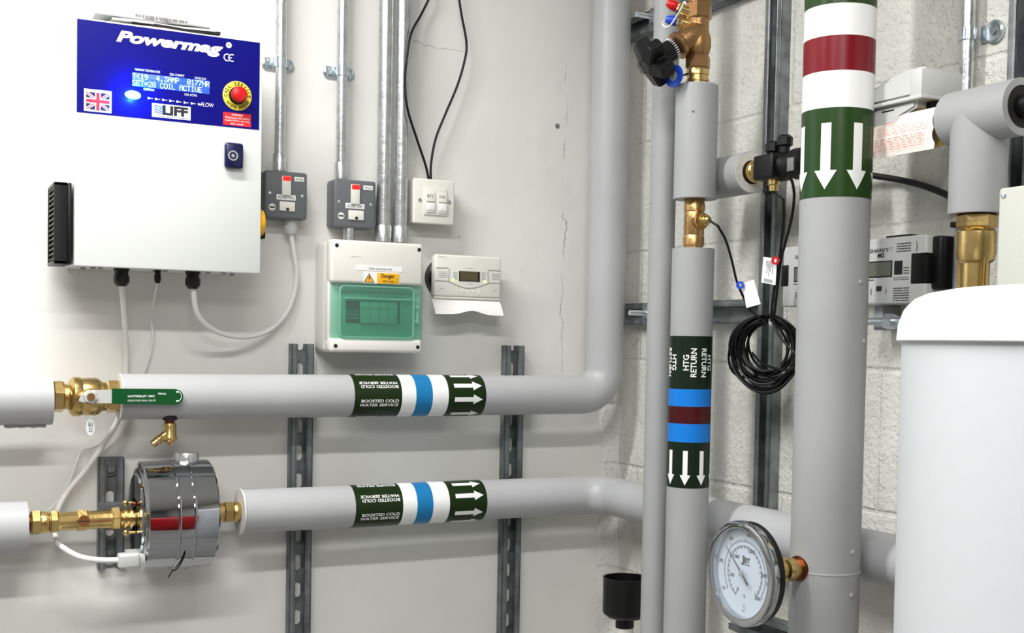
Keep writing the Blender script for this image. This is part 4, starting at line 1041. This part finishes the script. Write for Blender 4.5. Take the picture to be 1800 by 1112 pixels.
MB().tube([bd - left * .010, P(128) + left * .012], .0016, 6).build('tie_strap', M['black'], t)

# ================================================================ big labelled pipe
BO, Br = .168, .0478
byy = PR(1469.5, 300, BO).y
bg = thing('large_insulated_pipe', 'thickest grey vertical pipe, with white and crimson bands above down arrows', 'pipe', (-BO, byy, 0))
MB().cyl((-BO, byy, .0005), (-BO, byy, CEIL - .001), Br, seg=72).build('insulation', M['insul_d'], bg)
nb = toward((-BO, byy, 0))
zB = lambda py: (lambda p: p.z)(PR(1469, py, BO + Br * .9))
# height on the pipe's nearest line
def zB(py):
    p = Vector((-BO, byy, 0)) + nb * Br; px = 1473 - (py / 1112.) * 25
    r = ray(px, py); hd = math.hypot(p.x - EYE.x, p.y - EYE.y); return EYE.z + r.z / math.hypot(r.x, r.y) * hd
f1 = cylmap((-BO, byy, 0), (0, 0, 1), nb, Br + .0005); f2 = cylmap((-BO, byy, 0), (0, 0, 1), nb, Br + .0011)
FA = lambda s, a: f1(s, a * (Br + .0005))
z_ = [zB(v) for v in (5, 61, 123, 188, 345)]
obs = list(bands(bg, FA, [('service_label', z_[0], z_[0] + .13, 'green_label3'), ('white_band', z_[1], z_[0], 'white_label'), ('crimson_band', z_[2], z_[1], 'maroon_label2'), ('white_band', z_[3], z_[2], 'white_label'), ('arrow_label', z_[4], z_[3], 'green_label3')]))
mb = MB(); rb_ = Br + .0011
for k in range(7): arrow(mb, f2, zB(215), zB(332), math.radians(17 + 360 / 7. * k) * rb_, .0138, .031, .0255)
mb.build('arrows', M['white_label'], obs[4])
nR = Vector((-nb.y, nb.x, 0)); nR = nR if nR.dot(Vector((.8, -.6, 0))) > 0 else -nR
for i, (px, py) in enumerate(((1499, 494), (1505, 598), (1496, 971), (1494, 1047))):
    d_ = (nb * .66 + nR * .75).normalized() if i != 1 else (nb * .45 + nR * .89).normalized()
    p = Vector((-BO, byy, zB(py))) + d_ * Br
    MB().lathe(p, d_, [(-.001, .0034), (.0012, .0034), (.002, .002)], 16).build('rivet', M['insul'], bg)
MB().lathe((-BO, byy, zB(1012)), (0, 0, 1), [(0, Br), (.0002, Br + .0006), (.0022, Br + .0006), (.0024, Br)], 72, caps=False).build('sheet_joint', M['insul'], bg)

# ================================================================ dial gauge
gz = 1.1955; gx = byy; E_ = -BO - Br; FX = -.318
t = thing('temperature_gauge', 'round chrome-rimmed dial thermometer sticking out of the thick grey pipe', 'gauge', (E_, gx, gz))
MB().lathe((E_ + .004, gx, gz), (-1, 0, 0), [(0, .0175), (.0055, .0175), (.0062, .015)], 36).build('pipe_cutout', M['copper'], t)
MB().lathe((E_ + .002, gx, gz), (-1, 0, 0), [(0, .0145), (.012, .0145), (.016, .0165), (.026, .0165), (.028, .012), (.034, .012), (.05, .0105), (-E_ * -1 * 0 + .078, .0105)], 32).build('stem', M['brass'], t)
Rg = .0700
cs = MB().lathe((FX + .025, gx, gz), (-1, 0, 0), [(0, .03), (.0, Rg - .006), (.003, Rg - .001), (.0125, Rg - .001), (.0128, Rg - .004)], 72).build('case', M['black'], t)
MB().lathe((FX + .0115, gx, gz), (-1, 0, 0), [(0, Rg - .0098), (0, Rg + .001), (.0075, Rg + .001), (.0105, Rg - .0005), (.0122, Rg - .005), (.0116, Rg - .0098), (.0070, Rg - .0108), (.002, Rg - .0108)], 96, caps=False).build('bezel', M['chrome'], t)
dl = MB().lathe((FX + .0116, gx, gz), (-1, 0, 0), [(0, Rg - .008), (.0012, Rg - .008)], 64).build('dial', M['dial'], t)
gm = MB(Matrix.Translation((FX + .0098, gx, gz)) @ MR)          # local X to the right on the dial, Z up
K = .000232
def pol(a, r): a = math.radians(a); return (r * math.sin(a), r * math.cos(a))
for i in range(0, 126):
    a = -150 + 285 * i / 125.; big_ = i % 25 == 0; mid = i % 5 == 0
    r1 = .0330 if mid else .0345; r0 = .0375
    if big_: r1 = .031
    p, q = pol(a, r0), pol(a, r1); gm.tube([(p[0], 0, p[1]), (q[0], 0, q[1])], .00035 if mid else .00018, 4)
for i in range(0, 61):
    a = -125 + 250 * i / 60.; mid = i % 10 == 0
    p, q = pol(a, .0430), pol(a, .0455 if not mid else .0475); gm.tube([(p[0], 0, p[1]), (q[0], 0, q[1])], .0003 if mid else .0002, 4)
gm.tube([(pol(-125 + 5 * i, .0430)[0], 0, pol(-125 + 5 * i, .0430)[1]) for i in range(51)], .00022, 4)
for st, a in (('0', -150), ('50', -104), ('100', -43), ('150', 24), ('200', 84), ('250', 135)):
    p = pol(a, .0275 if a < 0 else .0400 if a > 60 else .0345); wd = .0021 * len(st); gm.text(st, p[0] - wd, p[0] + wd, p[1] - .0024, p[1] + .0024, 0, bold=.02)
for st, a in (('0', -122), ('20', -80), ('40', -36), ('60', 8), ('80', 50), ('100', 96)):
    p = pol(a, .0525); wd = .0022 * len(st); gm.text(st, p[0] - wd, p[0] + wd, p[1] - .0024, p[1] + .0024, 0, bold=.01)
gm.text('J', -.0075, -.0010, .0108, .0235, 0, bold=.05).text('ET', -.0005, .0105, .0145, .0215, 0, bold=.05).flat(-.0010, .0105, 0, .0115, .0125)
gm.text('°F', -.003, .003, -.034, -.029, 0).text('°C', -.0025, .0025, -.047, -.0425, 0).text('EN', -.0025, .0025, -.052, -.0495, 0)
gm.build('dial_print', M['lettering_black'], dl)
gm = MB(Matrix.Translation((FX + .0045, gx, gz)) @ MR)
a = -47; p = pol(a, .0465); q = pol(a + 180, .019)
nx, nz = math.cos(math.radians(a)), -math.sin(math.radians(a))
gm.prism([(q[0] + nx * .0013, q[1] + nz * .0013), (p[0] + nx * .0003, p[1] + nz * .0003), (p[0] - nx * .0003, p[1] - nz * .0003), (q[0] - nx * .0013, q[1] - nz * .0013)], -.0004, .0004)
q2 = pol(a + 180, .009); gm.prism([(q[0] + nx * .0024, q[1] + nz * .0024), (q2[0] + nx * .0012, q2[1] + nz * .0012), (q2[0] - nx * .0012, q2[1] - nz * .0012), (q[0] - nx * .0024, q[1] - nz * .0024)], -.0005, .0005)
nd = gm.build('needle', M['lettering_black'], t)
MB().lathe((FX + .006, gx, gz), (-1, 0, 0), [(0, .0042), (.003, .0042), (.0035, .002)], 24).build('needle_hub', M['midgrey'], nd)
MB().lathe((FX + .0030, gx, gz), (-1, 0, 0), [(0, Rg - .0088), (.0012, Rg - .0088)], 64).build('glass', M['clear'], t)

# ================================================================ struts and conduits on the right wall
def strut_h(lab, xa, xb, zc, h=.021): return strut(lab, xa, None, None, MR, vertical=False, lx1=xb, zc=zc, h=h, slots=False)
l1 = -PR(1338, 300, .0215).y + .0206
strut('tall strut channel on the block wall behind the coil of black cable', l1, 1.19, CEIL - .001, MR, h=.021, slots=False)
l2 = -PR(1770, 100, .0215).y + .0206
strut('tall strut channel at the top right, above the grey sheet metal box', l2, 1.55, CEIL - .001, MR, h=.021, slots=False)
xr_ = l1 - .022
strut_h('horizontal strut channel behind the heating return pipe at its middle', .004, xr_, 1.5605)
strut_h('horizontal strut channel at the top of the block wall, behind the balancing valve', .004, xr_, 2.127)
strut_h('horizontal strut channel low on the wall, below the dial thermometer', .425, .60, PR(1345, 1106, .03).z - .004)
# pipe clamps gripping the corner pipe and thin pipe, bolted to the struts
for zc, lab in ((1.5605, 'zinc clamp fixing on the middle rail, between the corner pipe and thin pipe'), (2.127, 'zinc clamp fixing on the top rail, between the corner pipe and thin pipe')):
    x = -PR(1122, 552, .05).y
    t = thing('clamp_fixing', lab, 'clamp', MR @ Vector((x, -.023, zc)), True)
    MB(MR).box(x - .022, x + .022, -.0265, -.0218, zc - .021, zc + .021, .001).build('plate', M['galv'], t)
    MB(MR).cyl((x, -.0265, zc), (x, -.070, zc), .005).build('threaded_stud', M['zinc'], t)
    MB(MR).hexn((x, -.0265, zc), (x, -.034, zc), .0105).build('nut', M['zinc'], t)
    MB(MR).box(x + .026, x + .048, -.0265, -.0218, zc - .023, zc + .023, .001).cyl((x + .037, -.0265, zc), (x + .037, -.032, zc), .008).build('side_plate', M['midgrey'], t)
cx_ = -PR(1702, 40, .02).y
conduit(cx_, .02, .0098, 1.35, CEIL - .001, 'galvanised conduit with one saddle clip at the upper right, behind the pipes', None, None, MR)
t = thing('conduit_clip', 'zinc saddle clip holding the conduit on the block wall at upper right', 'clip', MR @ Vector((cx_, 0, PR(1712, 60, .01).z)), True)
zc = PR(1712, 58, .02).z
MB(MR).lathe((cx_, -.02, zc - .008), (0, 0, 1), [(0, .0099), (0, .0118), (.016, .0118), (.016, .0099)], 28, caps=False).build('strap', M['zinc'], t)
MB(MR).box(cx_ + .008, cx_ + .032, -.006, -.0008, zc - .011, zc + .011, .002).lathe((cx_ + .030, -.0008, zc), (0, -1, 0), [(0, .0155), (.004, .0155), (.006, .013)], 28).build('base', M['zinc'], t)
MB(MR).cyl((cx_ + .032, -.0066, zc), (cx_ + .032, -.009, zc), .005).build('screw', M['galv_d'], t)
# threaded rod
lr0, lr1 = .868 - .02, -PR(1560, 565, .05).y
p = LR(1540, 565, .05)
t = thing('threaded_rod', 'zinc threaded rod with a bluish nut between the thick pipe and the white tank', 'rod', MR @ Vector((p.x, p.y, p.z)), True)
MB(MR).cyl((LR(1500, 565, .05).x, -.05, p.z), (LR(1590, 565, .05).x, -.05, p.z), .0055).build('rod', M['zinc'], t)
MB(MR).hexn((LR(1557, 565, .05).x, -.05, p.z), (LR(1574, 565, .05).x, -.05, p.z), .0115).build('nut', M['zinc'], t)
MB(MR).box(LR(1540, 565, .03).x, LR(1556, 565, .03).x, -.035, -.0008, p.z - .012, p.z + .024, .002).build('block', M['midgrey'], t)

# ================================================================ heat meters
def meter(dx, lab, second=False):
    a = RR(1503, 417, 1627, 534, .052); x0, x1, z0, z1 = a; x0 += dx; x1 += dx; sx, sz = x1 - x0, z1 - z0
    U = lambda u: x0 + u * sx
    V = lambda v: z1 - v * sz
    D_ = .052; y = -D_
    t = thing('heat_meter', lab, 'meter', MR @ Vector(((x0 + x1) / 2, 0, z0)), True)
    MB(MR).box(x0, x1, -D_, -.0004, z0, z1, .003, 3).build('case', M['lightgrey'], t)
    MB(MR).box(U(.80), x1 + .0006, y - .0006, -.004, V(.72), V(.26), .002).box(x1 - .004, x1 + .016, -.040, -.0006, V(.80), V(.02), .004).build('side_connector', M['black'], t)
    MB(MR).box(x0 - .003, x0 + .015, y - .0012, -.004, V(.66), V(.30), .002).build('left_connector', M['black'], t)
    MB(MR).box(U(.35), U(.70), -.040, -.026, z1 - .001, z1 + .004, .0012).build('top_slot', M['black'], t)
    d = MB(MR).box(U(.20), U(.545), y - .0005, y, V(.595), V(.345), .0003).build('display_window', M['black'], t)
    MB(MR).box(U(.215), U(.53), y - .0009, y - .0005, V(.575), V(.365)).build('display', M['lcd_grey'], d)
    MB(MR).box(U(.575), U(.685), y - .0005, y, V(.565), V(.36)).build('code_panel', M['black'], t)
    MB(MR).box(U(.335), U(.40), y - .0022, y, V(.80), V(.725), .0008).build('push_button', M['black'], t)
    mb = MB(MR).text('SHARKY', U(.215), U(.49), V(.215), V(.155), y - .0004, bold=.015)
    dashes(mb, U(.60), U(.80), y - .0004, V(.24), V(.09), 4, .45); dashes(mb, U(.70), U(.78), y - .0004, V(.57), V(.45), 3, .4)
    dashes(mb, U(.57), U(.78), y - .0004, V(.655), V(.60), 2, .4); dashes(mb, U(.57), U(.79), y - .0004, V(.97), V(.75), 6, .45)
    dashes(mb, U(.20), U(.29), y - .0004, V(.64), V(.615), 1, .6)
    mb.text(')', U(.455), U(.475), V(.86), V(.76), y - .0004).text('|', U(.245), U(.255), V(.86), V(.76), y - .0004).text(')', U(.865), U(.885), V(.24), V(.09), y - .0004, bold=.03)
    mb.build('print', M['lettering_black'], t)
    MB(MR).text('7', U(.505), U(.54), V(.205), V(.15), y - .0004).build('grey_numeral', M['lettering_grey'], t)
    if not second:
        MB(MR).text('M2', U(.335), U(.43), V(.295), V(.225), y - .0006, bold=.03).build('hand_marking', M['lettering_black'], t)
    return t
meter(0, 'grey heat meter marked SHARKY and M2, right of the thick labelled pipe')
dx = -PR(1397, 447, .052).y - (-PR(1528, 436, .052).y)
meter(dx, 'grey heat meter mostly hidden behind the left side of the thick labelled pipe', True)

# ================================================================ upper pipe line along the right wall
UO = .105; zq = 1.778
lx = lambda px, py=300, o=UO: -PR(px, py, o).y
pe = lx(1321, 301)
t = thing('insulated_pipe', 'open-ended grey pipe cover behind the return pipe, with brass joint in its end', 'pipe', (-UO, -pe, zq))
MB(MR).lathe((.43, -UO, zq), (1, 0, 0), [(0, .02), (0, .0335), (pe - .43, .0335), (pe - .43, .019)], 56, caps=False).build('insulation', M['insul_d'], t)
MB(MR).lathe((pe - .0015, -UO, zq), (1, 0, 0), [(0, .019), (.0025, .019), (.0025, .0325), (0, .0325)], 56, caps=False).build('foam_face', M['foam'], t)
MB(MR).cyl((pe - .002, -UO, zq), (pe - .0005, -UO, zq), .0195).build('recess', M['gap'], t)
t = thing('brass_joint', 'brass compression joint coming out of the open-ended grey pipe cover', 'pipe fitting', (-UO, -pe, zq))
MB(MR).lathe((pe, -UO, zq), (1, 0, 0), [(-.001, .0150), (.006, .0150), (.008, .0175), (.014, .0175), (.016, .0150), (.022, .0150)], 36).build('socket', M['brass'], t)
MB(MR).hexn((pe + .020, -UO, zq), (pe + .034, -UO, zq), .0200).build('union_nut', M['brass'], t)
# black strainer valve
s0 = pe + .034
t = thing('black_valve', 'black plastic-bodied valve with ribbed knobs between brass joint and thick pipe', 'valve', MR @ Vector((s0, -UO, zq)), True)
MB(MR).lathe((s0, -UO, zq), (1, 0, 0), [(0, .016), (.004, .0215), (.020, .0225), (.050, .0225), (.056, .019), (.072, .019), (.075, .0235), (.100, .0235), (.104, .017), (.16, .017)], 36).build('valve_body', M['black'], t)
for i, (dx_, h_) in enumerate(((.018, .042), (.045, .048))):
    mb = MB(MR).cyl((s0 + dx_, -UO, zq), (s0 + dx_, -UO, zq + h_ - .008), .0085).lathe((s0 + dx_, -UO, zq + h_ - .018), (0, 0, 1), [(0, .0095), (.002, .0125), (.014, .0125), (.018, .008)], 10)
    mb.build('ribbed_knob', M['black'], t)
MB(MR).box(s0 + .006, s0 + .052, -UO - .030, -UO - .012, zq - .020, zq + .018, .004, 3).build('front_block', M['navy'] if False else M['black'], t)
MB(MR).box(s0 + .080, s0 + .095, -UO - .0242, -UO - .021, zq - .014, zq + .006, .001).build('small_label', M['lettering_grey'], t)
MB(MR).lathe((s0 + .036, -UO - .012, zq - .018), (0, 0, -1), [(0, .0095), (.010, .0095), (.012, .0075), (.020, .0075)], 14).build('probe_pocket', M['brass'], t)
MB(MR).lathe((s0 - .004, -UO + .01, zq - .018), (0, 0, -1), [(0, .008), (.016, .008), (.02, .005)], 14).build('lower_plug', M['black'], t)
# brass three-way valve with motor head
v0 = lx(1525, 258); v1 = lx(1648, 235); vz = PR(1600, 243, UO).z; vz = 1.790
t = thing('brass_zone_valve', 'brass valve body wearing a pale warning tag, under the grey motor head', 'valve', MR @ Vector((v0, -UO, vz)), True)
MB(MR).lathe((v0 - .012, -UO, vz), (1, 0, 0), [(0, .0165), (.012, .0165), (.014, .0215), (.028, .0215), (.032, .018), (v1 - v0 - .026, .018), (v1 - v0 - .024, .0235), (v1 - v0 + .002, .0245), (v1 - v0 + .011, .0245)], 40).cyl((v0 + .045, -UO, vz), (v0 + .045, -UO, vz + .040), .014).build('valve_body', M['brass'], t)
ta, tb = lx(1532, 240, UO + .03), lx(1637, 240, UO + .03)
rows = []
for i in range(13):
    u = i / 12; x = ta + (tb - ta) * u
    rows.append([(x + (.006 if v == 0 else 0) * (1 - u) + .002 * math.sin(v * 2), -UO - .0245 - .004 * math.sin(v / 8 * PI), vz + .0225 - .053 * v / 8 + .006 * u * 0) for v in range(9)])
tgm = MB(MR).strip(rows).strip([[(x, y + .0006, z) for x, y, z in r] for r in rows]).build('warning_tag', mat('pale_pink_card', (244, 234, 226), .5), t)
yt_ = -UO - .0292
mb = MB(MR).text('WARNING', ta + .022, ta + .042, vz + .0105, vz + .0135, yt_)
dashes(mb, ta + .008, tb - .006, yt_, vz - .004, vz + .009, 5, .16); dashes(mb, ta + .006, tb - .012, yt_ - .0002, vz - .024, vz - .006, 6, .2)
mb.build('tag_print', M['lettering_red'], tgm)
t = thing('motor_head', 'grey plastic valve motor head on the block wall right of the crimson band', 'actuator', MR @ Vector((lx(1600), -UO, vz + .05)), True)
m0, m1 = lx(1523, 150, .135), lx(1621, 145, .135)
zt_, zm_, zb_ = PR(1600, 121, .135).z, PR(1621, 166, .135).z, PR(1600, 207, .13).z
yf, yb = -.136, -.062
mb = MB(MR).prism([(m0 - .02, zm_ - .002), (m1, zm_ - .002), (m1, zt_), (m1 - .03, zt_ + .001), (m1 - .068, zt_ - .006), (m0 - .004, zt_ - .017), (m0 - .02, zt_ - .03)], yf, yb, .006)
mb.build('cover', M['lightgrey'], t)
MB(MR).box(m1 - .021, m1 + .0008, yf - .0008, yb, zm_, zt_ - .002, .003).build('cover_rib', M['lightgrey'], t)
MB(MR).box(m0 - .02, m1 + .003, yf - .003, yb - .003, zm_ - .0045, zm_ + .0005, .001).build('flange', M['lightgrey'], t)
bs = MB(MR).prism([(m0 - .02, zm_ - .0045), (m1 - .012, zm_ - .0045), (m1 - .014, zb_ + .012), (m1 - .04, zb_ + .004), (m1 - .045, zb_ - .004), (m0 - .02, zb_ - .006)], yf + .004, yb, .003).build('base', M['lightgrey'], t)
MB(MR).box(m0 + .028, m0 + .050, yf + .0032, yf + .004, zb_ + .014, zb_ + .0155).build('lever_slot', M['black'], bs)
MB(MR).lathe((m1 - .012, -.10, zm_ - .006), (0, 0, -1), [(0, .014), (.010, .012), (.013, .009)], 10).build('manual_lever', M['black'], t)
MB(MR).box(m1 - .055, m1 - .028, -.122, -.085, zb_ - .002, zb_ + .010, .002).build('fixing_foot', M['black'], t)
MB(MR).box(v0 + .035, v0 + .060, -UO - .012, -UO + .010, vz + .036, zb_ + .004, .002).build('mounting_neck', M['bronze'], t)

# insulated tee at upper right
t0_ = lx(1645, 228, UO + .028); t1_ = lx(1797, 200); tr = .0350; tzc = 1.797
t = thing('insulated_tee', 'fat grey insulated tee pipe at the right edge with one leg turning down', 'pipe', MR @ Vector((t0_, -UO, tzc)), True)
MB(MR).lathe((t0_, -UO, tzc), (1, 0, 0), [(0, .024), (0, tr - .002), (.003, tr), (t1_ - t0_, tr), (t1_ - t0_, .026)], 56, caps=False).build('insulation', M['insul_d'], t)
MB(MR).cyl((t1_ - .004, -UO, tzc), (t1_ - .001, -UO, tzc), .027).build('end_recess', M['gap'], t)
dxx = lx(1719, 320); dzb = PR(1712, 377, UO).z
MB(MR).lathe((dxx, -UO, dzb), (0, 0, 1), [(0, .024), (0, .0345), (.003, .0352), (tzc - dzb, .0352)], 56, caps=False).build('branch_insulation', M['insul_d'], t)
MB(MR).cyl((dxx, -UO, dzb + .001), (dxx, -UO, dzb + .003), .0248).build('branch_recess', M['gap'], t)
# black elbow behind the tee end
tag(MB(MR).tube(fillet([(t1_ - .012, -UO, tzc), (t1_ + .055, -UO, tzc), (t1_ + .055, -UO, 1.735)], .02), .0145, 20).build('black_elbow', M['black']), 'black elbow coming out of the insulated tee at the right edge', 'pipe fitting')
# brass coupling under the branch
bz = lambda py: PR(1718, py, UO).z
t = thing('brass_coupling', 'large brass coupling hanging below the insulated tee, behind the white tank', 'pipe fitting', MR @ Vector((dxx, -UO, bz(505))), True)
MB(MR).hexn((dxx, -UO, bz(402)), (dxx, -UO, dzb + .001), .0245).build('union_nut', M['brass'], t)
MB(MR).lathe((dxx, -UO, bz(402)), (0, 0, -1), [(0, .0205), (.004, .0240), (.030, .0245), (.040, .0225), (.044, .0175), (.12, .0175)], 40).build('barrel', M['brass'], t)
for s_ in (-1, 1):
    mb = MB(MR).tube([(dxx + s_ * .0205, -UO - .006, bz(440) - .006), (dxx + s_ * .0195, -UO - .006, bz(520))], .0025, 8)
    mb.build('side_rib', M['brass'], t)
tag(MB(MR).box(lx(1679, 395, .03), lx(1690, 395, .03), -.040, -.012, PR(1686, 400, .03).z, PR(1686, 390, .03).z, .001).build('cable_clip', M['black']), 'tiny black clip on the conduit beside the brass coupling', 'clip')

# grey sheet metal box at right edge
a = RR(1752, 330, 1850, 505, .20); x0, x1 = a[0], a[0] + .20
zt_ = PR(1752, 331, .20).z
t = thing('sheet_metal_box', 'grey sheet metal wall box at the right edge above the white tank', 'electrical box', MR @ Vector((x0, 0, zt_ - .3)), True)
MB(MR).box(x0, x1, -.20, -.146, zt_ - .30, zt_, .004, 3).build('lid', M['greybox'], t)
MB(MR).box(x0 + .03, x1 - .03, -.146, -.0004, zt_ - .29, zt_ - .01, .003).build('body', M['greybox'], t)
c = LR(1757, 341, .2)
MB(MR).lathe((x0 + .008, -.1998, zt_ - .009), (0, -1, 0), [(0, .0035), (.001, .0035), (.0015, .002)], 18).build('screw', M['zinc'], t)
mb = MB(MR)
for i in range(2): mb.cyl((x0 + .04 + i * .02, -.17, zt_ - .001), (x0 + .04 + i * .02, -.17, zt_ + .012), .0055)
mb.build('cable_glands', M['tagwhite'], t)

# ================================================================ black cables on the right wall
pts = [PR(x, y, o) for x, y, o in ((1500, 303, .03), (1531, 308, .02), (1581, 316, .012), (1625, 327, .012), (1670, 345, .02), (1700, 362, .035))]
tag(MB().tube(spline(pts), .0048, 12).build('black_cable', M['black_soft']), 'thick black cable sagging across the blocks between thick pipe and insulated tee', 'cable')
def pr(l): return [PR(x, y, o) for x, y, o in l]
# coil
cc = PR(1344, 620, .085); rnd = random.Random(3)
coil = thing('cable_coil', 'bundled coil of thin black cable hanging in front of the tall strut', 'cable coil', cc)
nrm = Vector((-1, -.55, 0)).normalized(); hx = nrm.cross(Vector((0, 0, 1))).normalized(); hz = Vector((0, 0, 1))
if hx.dot(Vector((.8, -.6, 0))) < 0: hx = -hx
for k in range(19):
    ra_ = rnd.uniform(.037, .058); rb_2 = ra_ * rnd.uniform(.95, 1.12); ox, oz = rnd.uniform(-.004, .009), rnd.uniform(-.006, .006); ph = rnd.uniform(0, 6); od = rnd.uniform(-.012, .012)
    pts = [cc + hx * (ox + ra_ * math.cos(a_)) + hz * (oz + .054 - rb_2 + rb_2 * math.sin(a_) + 0) + nrm * (od + .006 * math.sin(a_ * 2 + ph)) for a_ in [i * 2 * PI / 44 for i in range(44)]]
    MB().tube(pts, .0021, 8, closed=True).build('loop', M['black_soft'], coil)
for pp in ([(1336, 556, .10), (1310, 565, .10), (1288, 595, .10), (1281, 630, .10), (1290, 655, .10), (1313, 663, .10), (1330, 658, .10)],
           [(1358, 562, .10), (1370, 590, .105), (1395, 618, .105), (1403, 622, .10)],
           [(1322, 620, .105), (1340, 638, .105), (1375, 650, .105), (1400, 645, .10)]):
    MB().tube(spline(pr(pp)), .0021, 8).build('loop', M['black_soft'], coil)
tc_ = PR(1357, 566, .09)
MB().ring(tc_ - hx * .003, hx, .0065, .0050, .005, 20).build('cable_tie', M['tagwhite'], coil)
tag(MB().tube([tip - rt_ * .004] + spline(pr([(1262, 397, .20), (1276, 423, .18), (1287, 460, .16), (1295, 494, .14), (1306, 520, .125), (1320, 545, .11), (1345, 566, .10)])), .0020, 8).build('probe_cable', M['black_soft']), 'thin black probe cable running from the copper tee down to the coil', 'cable')
pk = MR @ Vector((s0 + .036, -UO - .012, zq - .040))
tag(MB().tube([pk] + spline(pr([(1377, 350, .115), (1377, 387, .11), (1372, 440, .10), (1364, 490, .10), (1358, 530, .10), (1355, 565, .10)])), .0021, 8).build('probe_cable', M['black_soft']), 'left of two black cables dropping from the black valve into the coil', 'cable')
tag(MB().tube(spline(pr([(1384, 308, .135), (1392, 318, .13), (1396, 345, .125), (1391, 385, .12), (1381, 425, .115), (1372, 460, .11), (1366, 510, .11), (1360, 560, .10)])), .0022, 8).build('probe_cable', M['black_soft']), 'right of two black cables dropping from the black valve into the coil', 'cable')
def label_tag(quad, o_, m_clip, clip_px, lab, prt):
    P4 = pr([(x, y, o_) for x, y in quad]); c_ = sum(P4, Vector()) / 4
    t = thing('cable_tag', lab, 'tag', c_)
    off = nrm * .0008
    mb = MB().strip([[P4[0], P4[1]], [P4[3], P4[2]]]).strip([[P4[0] - off, P4[1] - off], [P4[3] - off, P4[2] - off]])
    for i in range(4): a_, b_ = P4[i], P4[(i + 1) % 4]; mb.strip([[a_, b_], [a_ - off, b_ - off]])
    cd = mb.build('card', M['tagwhite'], t)
    cp = PR(clip_px[0], clip_px[1], o_ + .004)
    MB().ring(cp, nrm, .0062, .0030, .004, 24).build('clip_ring', M[m_clip], t)
    if prt:
        mb = MB(); f_ = lambda u, v: P4[0] + (P4[1] - P4[0]) * u + (P4[3] - P4[0]) * v + nrm * .0006
        for i in range(9): v = .80; mb.strip([[f_(.2 + .07 * i, .82), f_(.2 + .07 * i + .03, .82)], [f_(.2 + .07 * i, .95), f_(.2 + .07 * i + .03, .95)]])
        for i in range(7): u = .25 + .08 * i; mb.strip([[f_(u, .12), f_(u + .03, .12)], [f_(u, .12 + .1 * ((i * 3) % 5 + 2)), f_(u + .03, .12 + .1 * ((i * 3) % 5 + 2))]])
        mb.build('print', M['lettering_grey'], cd)
label_tag([(1342, 451), (1366, 455), (1363, 501), (1338, 496)], .118, 'red', (1364, 458), 'printed white cable tag with a red clip above the coil', True)
label_tag([(1304, 498), (1325, 491), (1337, 534), (1312, 541)], .135, 'blue_plastic', (1302, 501), 'blank white cable tag with a blue clip, tilted on the probe cable', False)

# ================================================================ white tank
Rt = .19
def campt(px, py, depth): return EYE + ray(px, py) * depth
rd = ray(1575, 640); rd.z = 0; rd.normalize(); side = Vector((rd.y, -rd.x, 0)); tcn = EYE + rd * 1.115 + side * Rt; tcx, tcy = tcn.x, tcn.y
zr0 = campt(1577, 600, 1.10).z; zr1 = campt(1577, 548, 1.10).z
t = thing('brine_tank', 'big round white plastic tank with a lid in the lower right corner', 'tank', (tcx, tcy, 0))
MB().lathe((tcx, tcy, 0), (0, 0, 1), [(.0005, .02), (.0005, Rt - .03), (.01, Rt - .012), (.03, Rt - .008), (zr0 - .002, Rt - .004), (zr0 + .02, Rt - .004), (zr0 + .02, Rt - .01)], 128).build('tank_body', M['tank'], t)
h_ = zr1 - zr0
MB().lathe((tcx, tcy, zr0), (0, 0, 1), [(0, Rt - .004), (0, Rt - .0005), (.001, Rt + .0005), (h_ * .55, Rt - .0005), (h_ * .8, Rt - .003), (h_, Rt - .005), (h_ + .004, Rt - .008), (h_ + .010, Rt - .014), (h_ + .0145, Rt - .024), (h_ + .018, Rt - .042), (h_ + .020, Rt - .07), (h_ + .0215, Rt - .11), (h_ + .022, .02)], 128).build('lid', M['bright_white'], t)

# vessel-shaped stand-in added behind the camera to put a red reflection in the chrome
t = thing('red_reflection_standin', 'red vessel-shaped stand-in added out of view for the red reflection in the chrome filter', 'stand-in', (-.345, -2.95, 0))
MB().lathe((-.345, -2.95, .12), (0, 0, 1), [(0, .1), (.03, .22), (.09, .29), (.16, .32), (1.03, .32), (1.12, .29), (1.18, .22), (1.21, .1)], 64).build('shell', M['red_standin'], t)
MB().lathe((-.345, -2.95, .0005), (0, 0, 1), [(0, .2), (.13, .2)], 48).build('foot_ring', M['red_standin'], t)
